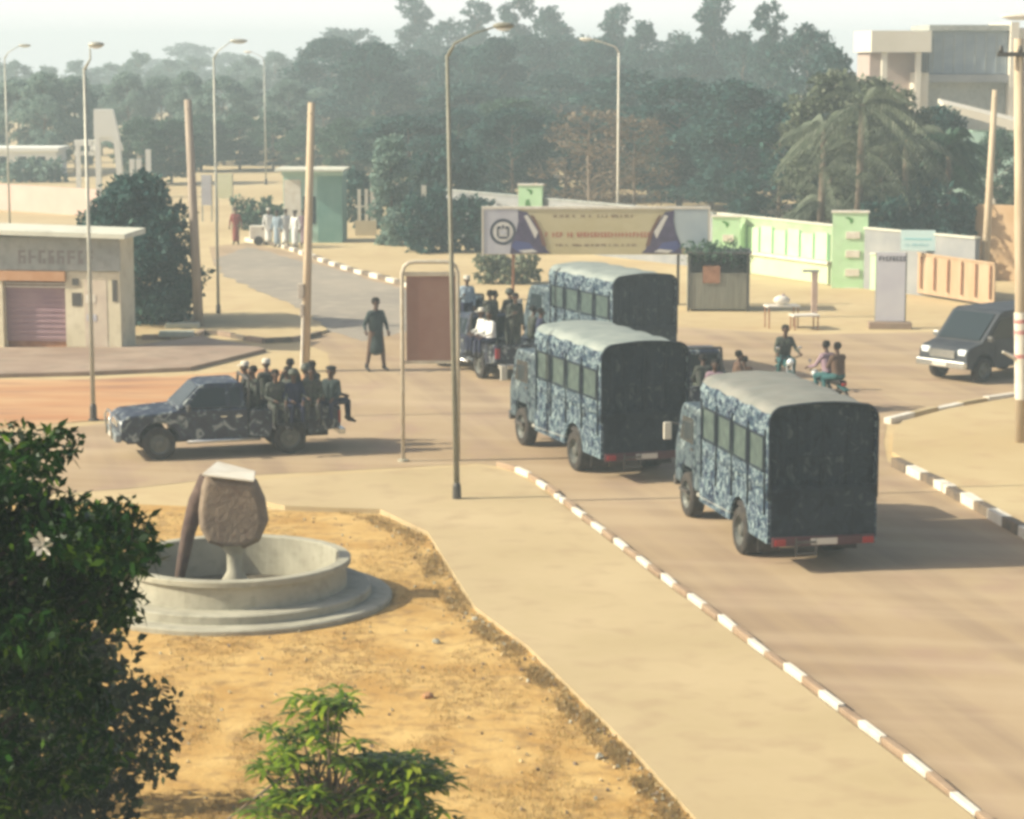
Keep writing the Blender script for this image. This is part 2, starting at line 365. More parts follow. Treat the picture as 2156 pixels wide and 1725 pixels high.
stuff_blades('edge_weeds', m_blade2, 3000, lambda x, y: -60 < x-edge_x(y) < -3+random.gauss(0,10) and patch(x*3.3,y*3.3) > random.uniform(-1.4,1.4), .02, .09, .005, 'dull weeds along the verge where it meets the footpath')
mb = MB()
for i in range(620):
    py = random.uniform(1090,1755)
    px = edge_x(py)-abs(random.gauss(8,38)) if i % 3 else random.uniform(330, edge_x(py))
    p = G(px, py, .035); r = random.uniform(.008,.03)
    mb.box((p.x,p.y,.035+r*.4), (r*2,r*1.6,r*1.2), random.choice((0,0,1,2)), rot=(random.random()*3,random.random()*3,random.random()*3), taper=.6)
tag(mb.build('gravel', [m_sand, m_stone, m_conc]), 'loose stones and crumbs of earth along the verge', kind='stuff')
for (px, py, r, lb) in [(918,1355,.06,'small pale stone right of the fountain steps'), (1000,1306,.05,'pale pebble at the verge edge level with the fountain base'),(1262,1598,.06,'pale pebble at the verge edge furthest down'), (900,1470,.07,'reddish clod of earth lying on the dry grass')]:
    p = G(px, py, .03); mb = MB(); mb.ell((0,0,r*.5), (r*1.3,r,r*.7), 8)
    mb.v = [tuple(np.array(v)*random.uniform(.85,1.15)) for v in mb.v]
    tag(mb.build('stone', m_orange if 'clod' in lb else m_conc, loc=(p.x,p.y,.03), rz=random.random()*3), lb, 'stone')

# ------------------------------------------------------------ trees
def leaf_cloud(clumps, per, size, seed=0, droop=0.0, aspect=.6):
    r = np.random.default_rng(seed); V = []; 
    for (c, rad) in clumps:
        n = max(4, int(per*(np.prod(rad)**(1/3))**1.6))
        d = r.normal(size=(n,3)); d /= np.linalg.norm(d,axis=1)[:,None]
        q = r.uniform(.25,1.0,size=(n,1))**.45
        p = np.array(c)+d*q*np.array(rad)
        a = r.normal(size=(n,3)); a[:,2] -= droop; a /= np.linalg.norm(a,axis=1)[:,None]
        b = np.cross(a, r.normal(size=(n,3))); b /= np.linalg.norm(b,axis=1)[:,None]
        s = size*r.uniform(.6,1.35,size=(n,1)); 
        tip = p+a*s; lft = p+a*s*.45+b*s*aspect*.5; rgt = p+a*s*.45-b*s*aspect*.5
        V.append(np.stack([p, lft, tip, rgt], 1))
    V = np.concatenate(V).reshape(-1,3); n = len(V)//4
    return V, n
def mesh_from_quads(name, V, n, m):
    me = bpy.data.meshes.new(name); me.vertices.add(len(V)); me.vertices.foreach_set('co', V.astype(np.float32).ravel())
    me.loops.add(4*n); me.loops.foreach_set('vertex_index', np.arange(4*n, dtype=np.int32))
    me.polygons.add(n); me.polygons.foreach_set('loop_start', np.arange(0,4*n,4, dtype=np.int32)); me.polygons.foreach_set('loop_total', np.full(n,4,dtype=np.int32))
    me.materials.append(m); me.update(calc_edges=True); me.validate(); return me
def make_tree(label, m, H, Rw, base, shape, seed, per=60, size=.3, ncl=42, loc=(0,0,0), group=None, droop=.2, name='tree', trunk_r=.16, bark=m_bark, cr=(.16,.30), lean=0, twigs=0):
    rnd = random.Random(seed); t = thing(name, label, 'tree', loc, 0, group)
    cl = []; mb = MB()
    mb.tube([(0,0,-.05),(.05,0,H*.25),(lean*.5,.05,H*.55),(lean,0,H*.85)], [trunk_r,trunk_r*.75,trunk_r*.5,trunk_r*.15], 8)
    for i in range(ncl):
        f = (i+.5)/ncl; z = base+(H-base)*(f**.9)
        if shape == 'round': prof = math.sin(math.pi*min(1,(.12+.88*f)))**.55
        elif shape == 'tall': prof = (1-f*.93)**.45*(.72+.28*math.sin(f*14+seed))
        elif shape == 'column': prof = .9 if f < .85 else .55
        else: prof = (.55+.45*math.sin(f*9+seed))*(1-.55*f)
        a = rnd.uniform(0,6.28); rr = Rw*prof*rnd.uniform(.25,1.0)**.6
        cx, cy = rr*math.cos(a)+lean*f, rr*math.sin(a)
        k = Rw*rnd.uniform(*cr)*(1.15-.5*f if shape != 'round' else 1)
        if shape == 'column': k = Rw*rnd.uniform(.35,.55)
        cl.append(((cx,cy,z-k*.5), (k*1.15,k*1.15,k*rnd.uniform(.7,1.0))))
        if i % 3 == 0 and shape != 'column':
            zz = max(base*.7, z-rr*.7-.4); mb.tube([(lean*zz/H,0,zz),(cx*.5,cy*.5,(zz+z)/2+.1),(cx,cy,z-k*.4)], [trunk_r*.35,trunk_r*.2,trunk_r*.06], 5)
        for q in range(twigs):
            a2 = rnd.uniform(0,6.28); e = Vector((cx+math.cos(a2)*k, cy+math.sin(a2)*k, z+rnd.uniform(-k,k)))
            mb.tube([(cx,cy,z-k), e], [.03,.008], 4)
    V, n = leaf_cloud(cl, per, size, seed, droop)
    mb.build('trunk', bark, t, smooth=True)
    o = bpy.data.objects.new('crown', mesh_from_quads('crown', V, n, m)); col.objects.link(o); setpar(o, t)
    return t
l_blue = leafmat('leaf_dark_green', (.020,.062,.058), (.040,.100,.086), (.065,.135,.10))
l_mid  = leafmat('leaf_mid_green', (.036,.088,.058), (.07,.135,.085), (.12,.18,.10))
l_pale = leafmat('leaf_pale_hazed', (.12,.20,.17), (.19,.27,.22), (.25,.32,.25))  # haze wash-out of the left grove is put into this leaf colour
l_olv  = leafmat('leaf_olive', (.085,.11,.07), (.16,.185,.12), (.30,.31,.22))
l_brn  = leafmat('leaf_brown', (.13,.10,.06), (.22,.165,.11), (.30,.22,.15), trans=.15)
l_near = leafmat('leaf_near', (.003,.018,.002), (.013,.052,.004), (.09,.17,.010), trans=.15, rough=.4)
l_shr  = leafmat('leaf_shrub', (.010,.020,.007), (.026,.045,.014), (.08,.085,.03), trans=.15)
l_cas  = leafmat('leaf_long', (.035,.09,.012), (.19,.28,.02), (.46,.50,.06), trans=.3, rough=.35)
GT = 'trees beyond the boundary wall'
def hz(d, ytop): return CAM_H-(ytop-115)/(FPX/d)
# base meshes: unit trees reused with scale
SPEC = {}
def proto(key, *a, **k):
    SPEC[key] = (a, k)
PRO = {}
def place_tree(key, m, px, d, ytop, wpx, label, seed=0, group=GT):
    if d > 150: d = 150+(d-150)*2.4
    H = hz(d, ytop); Rw = wpx/2/(FPX/d)*1.12; p = D(px, d)
    kk = (key, m.name)
    if kk not in PRO:
        shp, sz, per, ncl = {'round':('round',.40,150,52), 'tall':('tall',.36,190,60), 'wide':('round',.42,120,64), 'rag':('rag',.38,150,50), 'bare':('round',.24,70,60), 'column':('column',.22,220,40), 'leafy':('round',.32,260,75)}[key]
        t = make_tree(label, m, 12.0, 3.0, 1.6, shp, seed+len(PRO)*7+3, per=per, size=sz, ncl=ncl, group=group, twigs=3 if key == 'bare' else 0)
        PRO[kk] = (t, 12.0, 3.0); first = True
    t, h0, r0 = PRO[kk]
    sc = (Rw/r0, Rw/r0, H/h0)
    rz = random.uniform(0, 6.28)
    if t.location.length == 0:
        t.location = (p.x,p.y,0); t.rotation_euler = (0,0,rz); t.scale = sc; return t
    return dup(t, (p.x,p.y,0), rz, label, group, sc)
# a low hedge and undergrowth behind and before the wall
def hedge(label, px0, px1, d, h, wd, m, size=.26, per=420):
    a = D(px0,d); b = D(px1,d); n = int((b-a).length/.5)+1; cl = []
    for i in range(n):
        p = a.lerp(b, (i+.5)/n)
        for z in np.arange(.3, h, .45): cl.append(((p.x+random.gauss(0,.12),p.y+random.uniform(-wd,wd)/2,z*random.uniform(.8,1.15)), (.42,.42,.36)))
    V, n = leaf_cloud(cl, per, size, int(px0)); c = (a+b)/2; V = V-np.array((c.x,c.y,0))
    o = bpy.data.objects.new('hedge', mesh_from_quads('hedge', V, n, m)); col.objects.link(o); o.location = (c.x,c.y,0)
    tag(o, label, 'hedge'); return o
sky = [ # px, d, ytop, w, shape, label
 (60,400,235,130,'round','palest hazy tree at the far left edge of the treeline'),
 (150,385,190,130,'round','pale hazy tree above the white gateway left of the lamp post'),
 (250,350,140,130,'round','pale hazy tree rising behind the white gateway'),
 (330,330,125,130,'round','pale hazy tree between the gateway and the thick utility pole'),
 (400,310,92,120,'round','pale tree with a knobby top directly behind the thick utility pole'),
 (480,295,112,130,'round','hazy tree under the lamp head left of the leaning pole'),
 (560,280,138,130,'round','hazy low-topped tree left of the leaning utility pole'),
 (640,262,128,130,'round','hazy tree right behind the leaning utility pole top'),
 (705,240,62,140,'round','hazy tree stepping up right of the leaning utility pole'),
 (765,230,62,130,'tall','hazy pointed tree left of the tall dark spire tree'),
 (815,222,95,120,'round','hazy rounded tree filling the dip left of the spire tree'),
 (875,215,-8,140,'tall','tall feathery spire tree left of the near lamp post'),
 (945,212,45,130,'wide','rounded tree right behind the near lamp post'),
 (1005,208,2,120,'tall','tall tree just right of the near lamp post'),
 (1088,200,-12,140,'tall','tall tree beyond the near lamp head'),
 (1160,198,18,120,'round','round topped tree right of the near lamp head'),
 (1228,195,80,130,'wide','lower tree filling the dip in the treeline over the brown tree'),
 (1295,190,12,130,'tall','tall tree behind the thin white lamp post'),
 (1350,185,48,110,'round','rounded tree right of the thin white lamp post'),
 (1425,195,72,130,'wide','flat topped tree between the thin lamp post and the tallest tree'),
 (1500,180,-14,150,'tall','tallest tree of the treeline at right'),
 (1562,175,70,120,'round','low tree in the notch right of the tallest tree'),
 (1615,170,5,120,'tall','pointed tree between the notch and the treeline end'),
 (1695,160,55,160,'round','broad tree near the right end of the tall treeline'),
 (1752,150,100,110,'wide','last dark tree before the pale building')]
for i, (px,d,yt,wp,shp,lb) in enumerate(sky): place_tree(shp, l_blue if px > 660 else l_mid, px, d, yt, wp, lb, i)
mid = [
 (720,210,180,250,'wide',l_mid,'grey green tree above the teal kiosk'),
 (860,175,180,210,'leafy',l_mid,'green tree standing over the white railings'),
 (985,160,175,220,'leafy',l_blue,'dark tree behind the near lamp post shaft'),
 (1075,150,205,200,'leafy',l_mid,'green tree left of the brown dry tree'),
 (1430,140,165,230,'leafy',l_blue,'dark tree right of the brown dry tree'),
 (1545,132,170,230,'leafy',l_blue,'dark dense tree in the middle of the right grove'),
 (1640,113,215,200,'wide',l_blue,'dark tree left of the olive grey tree'),
 (1180,165,150,220,'wide',l_blue,'shadowy tree behind the brown dry tree'),
 (1320,155,150,230,'wide',l_blue,'shadowy tree behind the thin white lamp post shaft'),
 (1240,126,222,230,'bare',l_brn,'brown half-bare dry tree above the billboard'),
 (1335,127,240,170,'bare',l_brn,'brown dry tree at the right flank of the larger one'),
 (1745,104,150,220,'leafy',l_olv,'olive grey tree above the mint gate pillar'),
 (1850,101,165,230,'leafy',l_olv,'broad olive tree in front of the pale building'),
 (1965,104,225,200,'leafy',l_blue,'dark blue green tree right of the olive trees'),
 (1700,100,330,150,'rag',l_olv,'ragged pale olive shrub tree left of the mint gate pillar'),
 (1905,98,330,170,'rag',l_blue,'low dark tree above the blue and white sign'),
 (2095,118,270,120,'leafy',l_mid,'green tree between the two right utility poles'),
 (2150,112,400,130,'rag',l_olv,'olive shrub at the right picture edge behind the banded pole')]
for i, (px,d,yt,wp,shp,m,lb) in enumerate(mid): place_tree(shp, m, px, d, yt, wp, lb, i+40)
p = D(824, 112); make_tree('narrow column shaped tree between the two runs of white railing', l_pale, 5.1, .85, .2, 'column', 78, per=900, size=.2, ncl=40, loc=(p.x,p.y,0), trunk_r=.1)
hedge('tall dark thicket behind the right run of white posts', 872, 1015, 121, 4.2, 1.8, l_blue, .34, 260)
hedge('dark scrub behind the left run of white posts', 735, 800, 123, 3.0, 1.5, l_blue, .34, 260)
p = D(290, 78.5); make_tree('dark bushy tree standing right beside the shop', l_blue, 5.0, 2.0, .5, 'round', 77, per=420, size=.22, ncl=90, loc=(p.x,p.y,0), cr=(.22,.34))

hedge('dark low bush under the left end of the billboard', 1010, 1125, 93, 1.2, .8, l_olv)
hedge('dim undergrowth left of the billboard behind the near lamp post', 860, 1020, 108, 2.6, 1.5, l_blue, .32, 300)
hedge('green bush at the foot of the signboards beside the side road', 500, 590, 122, 1.6, 1.2, l_mid, .30, 300)
hedge('dark hedge along the top of the wall at right of the mint pillar', 1830, 2040, 95, 3.4, 1.6, l_blue, .32, 260)

ORD = 'first second third fourth fifth sixth seventh eighth ninth tenth eleventh twelfth thirteenth fourteenth fifteenth sixteenth seventeenth eighteenth nineteenth twentieth'.split()
def grove(px0, px1, step, d, ytop, w, m, key, label, gname):
    first = None; i = 0; x = px0
    while x < px1:
        dd = d*random.uniform(.94,1.06); sc_ = dd
        place_tree(key, m, x, sc_, ytop+random.uniform(-14,22), w*random.uniform(.85,1.2), ORD[i]+' tree from the left in the '+label, i, gname); x += step*random.uniform(.8,1.2); i += 1
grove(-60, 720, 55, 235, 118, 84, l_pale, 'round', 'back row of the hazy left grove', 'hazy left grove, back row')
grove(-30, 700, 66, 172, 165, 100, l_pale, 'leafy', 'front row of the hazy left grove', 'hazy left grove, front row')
grove(300, 820, 74, 156, 240, 110, l_mid, 'leafy', 'row of low trees closing the side road', 'low trees closing the side road')
grove(700, 1720, 80, 178, 88, 150, l_blue, 'leafy', 'dark filling row of the tall grove', 'dark trees filling the tall grove')
grove(860, 1700, 98, 140, 235, 170, l_blue, 'leafy', 'dim low row right behind the long boundary wall', 'dim low trees right behind the boundary wall')
def palm(px, d, ytop, label, seed, spread=2.6, m=None):
    H = hz(d, ytop)-.8; p = D(px, d); rnd = random.Random(seed)
    t = thing('palm_tree', label, 'palm tree', (p.x,p.y,0), 0, 'feathery palms right of the tall grove')
    MB().tube([(0,0,0),(.1,0,H*.5),(.15,0,H)], [.2,.15,.12], 8).build('trunk', m_bark, t, smooth=True)
    vs = []; fs = []
    for q in range(46):
        a = rnd.uniform(0,6.283); el = rnd.uniform(-.5,1.25); L = spread*rnd.uniform(.75,1.15); d0 = Vector((math.cos(a)*math.cos(el),math.sin(a)*math.cos(el),math.sin(el)))
        sd = Vector((-math.sin(a),math.cos(a),0)); zb_ = H*rnd.choice((1,1,1,.72,.5))
        for i in range(1,24):
            f = i/23; c = Vector((.15,0,zb_))+d0*L*f+Vector((0,0,-L*.75*f*f))
            for sg in (-1,1):
                l_ = .75*math.sin(math.pi*min(1,f*.85+.12)); e = c+sd*sg*l_*.55+Vector((0,0,-l_*.7))+d0*l_*.3
                n0 = len(vs); vs += [c, c+d0*.07, e]; fs.append((n0,n0+1,n0+2))
    me = bpy.data.meshes.new('crown'); me.from_pydata([tuple(v) for v in vs], [], fs); me.materials.append(m or l_palm)
    o = bpy.data.objects.new('crown', me); col.objects.link(o); setpar(o, t)
l_palm = leafmat('palm_leaf', (.09,.115,.075), (.16,.185,.13), (.27,.29,.21), trans=.2)
palm(1722, 97, 225, 'pale feathery palm at the left of the palm group above the stall and mint panels', 1, 2.5)
palm(1800, 95.5, 175, 'tallest pale feathery palm above the tall mint pillar', 2, 2.9)
palm(1895, 97, 250, 'feathery palm above the blue and white sign', 3, 2.7)
palm(1985, 98, 262, 'darker feathery palm left of the straight pale utility pole', 4, 2.3, l_mid)
# ------------------------------------------------------------ near plants
nt_p = D(-170, 15.5)
t = thing('foreground_tree', 'dense dark green tree filling the left foreground edge', 'tree', (nt_p.x,nt_p.y,0))
poly = [(-260,930),(20,925),(75,885),(120,890),(165,925),(215,955),(250,1015),(262,1060),(325,1085),(330,1120),(300,1165),(295,1240),(310,1275),(270,1300),(265,1370),(330,1420),(372,1470),(330,1500),(300,1560),(250,1600),(200,1650),(180,1740),(-260,1800)]
def inside(x, y, P):
    c = False; j = len(P)-1
    for i in range(len(P)):
        if (P[i][1] > y) != (P[j][1] > y) and x < (P[j][0]-P[i][0])*(y-P[i][1])/(P[j][1]-P[i][1])+P[i][0]: c = not c
        j = i
    return c
rnd = random.Random(11); cl = []; wd = MB()
wd.tube([(0,0,0),(.05,0,2.5),(.1,.1,4.2),(.15,0,5.6)], [.14,.11,.07,.03], 8)
while len(cl) < 150:
    x = rnd.uniform(-260,380); y = rnd.uniform(880,1790)
    if not inside(x, y, poly): continue
    if y > 1330 and rnd.random() < .35: continue
    dd = rnd.uniform(-1.1,1.1); k = rnd.uniform(.13,.24)
    c = D(x, 15.5+dd, y)-Vector((nt_p.x,nt_p.y,0)); c.x -= k*.45
    cl.append(((c.x,c.y,c.z-k*.4), (k*1.15,k*1.2,k*.8)))
    if len(cl) % 3 == 0: wd.tube([(.08,0,max(2.2,c.z-1.3)),(c.x*.5,c.y*.5,c.z-.5),tuple(c)], [.035,.022,.006], 5)
    for q in range(2):
        e = c+Vector((rnd.uniform(-.1,.12),rnd.uniform(-.1,.1),rnd.uniform(-.05,.1))); wd.tube([tuple(c),tuple(e)], [.008,.003], 4)
V, n = leaf_cloud(cl, 2300, .088, 5, .45, .42)
wd.build('trunk', mat('dark_twig', (.035,.028,.02), rough=.9), t, smooth=True)
o = bpy.data.objects.new('crown', mesh_from_quads('crown', V, n, l_near)); col.objects.link(o); setpar(o, t)
mb = MB()
for (px,py) in [(85,1140),(92,1150)]:
    c = D(px, 14.55, py)-Vector((nt_p.x,nt_p.y,0))
    for k in range(5):
        a = k*1.257; mb.add([c, c+Vector((math.cos(a)*.05,-.02,math.sin(a)*.05)), c+Vector((math.cos(a+.35)*.07,-.03,math.sin(a+.35)*.07)), c+Vector((math.cos(a+.7)*.05,-.02,math.sin(a+.7)*.05))], [(0,1,2,3)])
mb.build('blossom', m_white, t)
sp = D(40, 24.5); make_tree('dark purplish shrub below the foreground tree at the bottom left', l_shr, 3.7, 1.35, .5, 'round', 9, per=620, size=.14, ncl=60, loc=(sp.x,sp.y,0), name='foreground_shrub', cr=(.22,.36), trunk_r=.05)['category'] = 'shrub'
sp = D(215, 27.0); make_tree('low sparse shrub between the foreground tree and the fountain steps', l_shr, 2.3, .85, .3, 'round', 12, per=330, size=.13, ncl=40, loc=(sp.x,sp.y,0), name='foreground_shrub', cr=(.2,.36), trunk_r=.04)['category'] = 'shrub'
# plant with long drooping leaflets
pb = D(690, 23.5); t = thing('leafy_plant', 'leafy yellow green shrub with bunches of slender leaves at the bottom', 'plant', (pb.x,pb.y,0))
vs = []; fs = []; st = MB(); rnd = random.Random(4)
def leaflet(base, dr, L, W):
    side = dr.cross(Vector((0,0,1))); side.normalize(); n0 = len(vs); pts = []
    for k, (f, w_) in enumerate([(0,.15),(.3,.9),(.6,1),(.85,.5),(1,.02)]):
        p = base+dr*L*f+Vector((0,0,-L*.5*f*f)); vs.extend([p-side*W*w_, p+side*W*w_])
    for k in range(4): fs.append((n0+2*k, n0+2*k+1, n0+2*k+3, n0+2*k+2))
def whorl(c, nl, L, W, tilt=.3):
    for k in range(nl):
        a = 6.283*k/nl+rnd.uniform(-.3,.3); d = Vector((math.cos(a),math.sin(a),tilt+rnd.uniform(-.3,.35))).normalized()
        leaflet(c, d, L*rnd.uniform(.75,1.15), W)
tops = []
def loc3(px, py, dd=0): return D(px, 23.5+dd, py)-Vector((pb.x,pb.y,0))
for (px,py,n,sx,sy) in [(690,1478,26,48,42),(660,1535,26,64,42),(610,1600,22,45,40),(800,1605,60,80,30),(890,1625,44,45,38),(760,1680,50,100,40),(640,1670,26,60,40),(860,1700,46,70,40),(580,1680,12,40,30),(700,1760,26,120,40),(840,1790,20,90,40)]:
    for i in range(n):
        c = loc3(px+rnd.gauss(0,sx*.6), py+rnd.gauss(0,sy*.5)+8, rnd.uniform(-.5,.5)); whorl(c, rnd.randint(7,10), .25, .026, .45); tops.append(c)
for c in tops[::4]:
    st.tube([(rnd.uniform(-.2,.2),rnd.uniform(-.1,.1),rnd.uniform(.9,1.4)), (c.x*.7,c.y*.7,c.z*.75+.2), c], [.018,.012,.005], 5)
for a in ((-.1,0),(.12,.05),(0,-.08)): st.tube([(a[0]*.3,a[1],0),(a[0],a[1]*2,.8),(a[0]*3,a[1],1.6)], [.035,.03,.02], 6)
st.tube([(-.2,0,.2), loc3(480,1725,-.2), loc3(620,1615,-.2)], [.03,.02,.012], 6)
st.build('stem', m_bark, t, smooth=True)
me = bpy.data.meshes.new('foliage'); me.from_pydata([tuple(v) for v in vs], [], fs); me.materials.append(l_cas)
o = bpy.data.objects.new('foliage', me); col.objects.link(o); setpar(o, t)

# ------------------------------------------------------------ fountain
fc = D(496, 38.25); t = thing('fountain', 'round dry concrete fountain basin on two circular steps', 'fountain', (fc.x,fc.y,0))
mb = MB(); mb.lathe([(2.58,0),(2.58,.10),(2.55,.125),(2.24,.125)], 96); mb.build('lower_step', m_conc, t, smooth=False)
mb = MB(); mb.lathe([(2.24,.10),(2.24,.25),(2.21,.27),(1.80,.27)], 96); mb.build('upper_step', m_conc, t)
mb = MB(); mb.lathe([(1.84,.26),(1.83,.62),(1.905,.64),(1.905,.72),(1.89,.735),(1.73,.735),(1.71,.72),(1.70,.05),(1.69,.05)], 96); mb.build('basin', m_conc, t)
mb = MB(); mb.lathe([(1.70,.07),(.9,.09),(.001,.10)], 48); mb.build('basin_floor', mat('dirty_basin_floor', (.06,.05,.035), (.13,.11,.075), 2.2, .95, .08, 10), t)
mb = MB(); mb.lathe([(.26,.09),(.22,.35),(.13,.5),(.13,.80),(.28,.97)], 24); mb.build('pedestal', m_conc, t, smooth=True)
st = thing('sculpture', 'weathered brown stone sculpture with a tilted pale top and leaning leg in the fountain', 'sculpture', (fc.x,fc.y,.90))
pr = []
out = [(-.14,0),(-.42,.10),(-.55,.35),(-.56,.65),(-.50,1.05),(-.44,1.22),(.36,1.12),(.50,.80),(.555,.42),(.44,.12),(.17,0)]
mb = MB(); n = len(out)
for yy, k in ((-.26,.86),(-.16,1.0),(.16,1.0),(.26,.86)):
    mb.v += [(x*k, yy, .6+(z-.6)*k if k < 1 else z) for x, z in out]
for i in range(3):
    for j in range(n): mb.f.append((i*n+j, i*n+(j+1)%n, (i+1)*n+(j+1)%n, (i+1)*n+j)); mb.m.append(0)
mb.f.append(tuple(range(n))); mb.m.append(0); mb.f.append(tuple(reversed(range(3*n,4*n)))); mb.m.append(0)
mb.build('body', m_stone, st, bevel=.04)
mb = MB(); mb.add([(-.47,-.30,1.235),(.36,-.30,1.135),(.33,.30,1.175),(-.30,.36,1.33),(-.47,-.30,1.275),(.38,-.30,1.165),(.33,.30,1.215),(-.30,.36,1.37)], [(0,3,2,1),(4,5,6,7),(0,1,5,4),(1,2,6,5),(2,3,7,6),(3,0,4,7)])
mb.build('cap', m_white, st, bevel=.01)
mb = MB(); mb.tube([(-.42,.12,1.12),(-.62,.16,.72),(-.78,.22,.22),(-.95,.30,-.55),(-1.0,.32,-.90)], [.16,.15,.12,.085,.06], 10); mb.build('leg', mat('dark_stone_leg', (.07,.045,.04), (.13,.09,.07), 4, .9, .1, 12), st, smooth=True)

# ------------------------------------------------------------ poles and lamps
def lamp_post(px, py, ytop, arm, label, lean=0.0, r=.085, m=m_galv, head=.62, group='street lamp posts', d=None):
    b = G(px, py) if d is None else D(px, d); s = FPX/b.y; H = CAM_H-(ytop-115)/s
    t = thing('street_lamp', label, 'street lamp', (b.x,b.y,0), 0, group)
    sg = 1 if arm > 0 else -1; A = abs(arm)
    MB().lathe([(0,.0),(r*2.2,.0),(r*2.2,.04),(r*1.5,.06),(r*1.4,.35),(r,.42)], 16).build('base', m_dsteel, t)
    MB().tube([(0,0,.38),(lean*.5,0,H*.45),(lean,0,H-.55)], [r,r*.8,r*.6], 12).build('pole', m, t, smooth=True)
    MB().tube([(lean,0,H-.58),(lean+sg*.15,0,H-.32),(lean+sg*A*.5,0,H-.12),(lean+sg*(A-head*.4),0,H)], [r*.6,r*.42,r*.30,r*.28], 8).build('arm', m, t, smooth=True)
    h = MB(); cx = lean+sg*A
    h.ell((cx,0,H+.02), (head/2,.13,.07), 14); h.build('lamp_head', m if sg > 0 else m_white, t, smooth=True)
    g = MB(); g.ell((cx,0,H-.03), (head/2*.7,.10,.05), 12); g.build('lens', m_lamp, t, smooth=True)
    return t
lamp_post(962,1060,58,1.1,'tall grey lamp post nearest the camera at the roadside', lean=-.16, r=.06, head=.42, m=mat('weathered_lamp_paint', (.17,.17,.13), (.24,.23,.18), 3, .6))
lamp_post(197,886,96,.30,'slim grey lamp post in front of the shop', r=.06, head=.40)
lamp_post(460,666,88,.85,'slim dark lamp post between the thick pole and the side road', r=.055, head=.62, m=m_galv)
lamp_post(1300,0,84,-1.45,'thin white lamp post rising behind the billboard', r=.065, d=106, m=m_white, head=.6)
lamp_post(22,0,97,.95,'faint hazy lamp post at the far left', r=.06, d=112, head=.6)
lamp_post(560,0,110,-1.1,'faint hazy lamp post between the two utility poles', r=.06, d=165, head=.6)
lamp_post(2205,0,38,-1.05,'lamp head reaching in over the top right corner', r=.09, d=60, head=.9)
def utility(px, py, ytop, xtop, r0, r1, label, m=m_wood, cross=False, extra=None):
    b = G(px, py); s = FPX/b.y; H = CAM_H-(ytop-115)/s; L = (xtop-px)/s
    t = thing('utility_pole', label, 'utility pole', (b.x,b.y,0), 0, 'utility poles')
    MB().tube([(0,0,-.1),(L*.5,0,H*.5),(L,0,H)], [r0,(r0+r1)/2,r1], 14).build('pole', m, t, smooth=True)
    def at(z): return L*z/H
    if cross:
        MB().box((at(H-.35),-.14,H-.35), (1.0,.09,.1)).build('crossarm', m_dsteel, t)
        for dx in (-.42,0,.42): MB().lathe([(0,0),(.05,0),(.06,.05),(.03,.09),(.045,.13),(0,.15)], 10, (at(H-.35)+dx,-.14,H-.30)).build('insulator', m_dsteel, t, smooth=True)
    else:
        MB().tube([(at(H-.3),-.16,H-.3),(at(H-.3),.2,H-.3)], .02, 6).build('bracket', m_dsteel, t)
    return t, at
t, at = utility(419,692,208,405,.17,.12,'thick straight utility pole behind the pickup', m=mat('grey_pole_wood',(.30,.24,.19),(.40,.33,.26),2,.85,.05,20,stretch=(6,6,.5)))
t, at = utility(642,782,214,663,.135,.10,'leaning pale utility pole with a meter box behind the pickup')
m_box = mat('pale_box_metal', (.55,.50,.42), (.42,.38,.32), 5, .6)
MB().box((at(2.3)-.16,-.08,2.3), (.16,.2,.42)).build('meter_box', m_box, t, bevel=.01)
MB().box((at(1.85)-.12,-.12,1.75), (.10,.14,.36)).build('meter_box', m_box, t, bevel=.01)
MB().tube([(at(2.1)-.1,-.15,1.6),(at(.5)-.10,-.15,.1)], .04, 8).build('conduit', m_white, t)
t, at = utility(2070,634,188,2082,.16,.10,'straight pale utility pole behind the dark van')
MB().lathe([(0,0),(.32,0),(.30,.12),(.16,.35),(.0,.4)], 12).build('footing', m_conc, t)
t, at = utility(2152,940,82,2117,.15,.10,'leaning utility pole with white painted foot at the right edge', cross=True)
MB().tube([(at(1.1),0,1.1),(at(3.1),0,3.1)], .157, 16, cap=False).build('white_band', m_white, t, smooth=True)
m_redp = mat('faded_red_paint', (.42,.12,.10), (.62,.40,.36), 5, .8)
for z in (2.05,2.6,2.85): MB().tube([(at(z),0,z),(at(z+.09),0,z+.09)], .161, 16, cap=False).build('red_mark', m_redp, t, smooth=True)
MB().tube([(at(2.05)-.1,-.05,2.02),(at(2.05)-.45,-.1,2.2)], [.05,.03], 8).build('bracket', m_white, t)

# ------------------------------------------------------------ flat sign helpers
def glyphs(mb, x0, x1, z0, h, y, rnd, mi=0, fill=.75):
    """illegible small lettering, as the photograph shows it"""
    x = x0
    while x < x1:
        w_ = h*rnd.uniform(.35,.6)
        if rnd.random() < fill:
            k = rnd.randint(0,3); t_ = h*.2
            mb.b2(x, x+t_, y-.006, y, z0, z0+h, mi)
            if k != 1: mb.b2(x+t_, x+w_, y-.006, y, z0+h-t_, z0+h, mi)
            if k != 2: mb.b2(x+t_, x+w_, y-.006, y, z0+h*.4, z0+h*.4+t_, mi)
            if k >= 2: mb.b2(x+w_-t_, x+w_, y-.006, y, z0, z0+h*.4, mi)
        x += w_+h*.22
    return mb
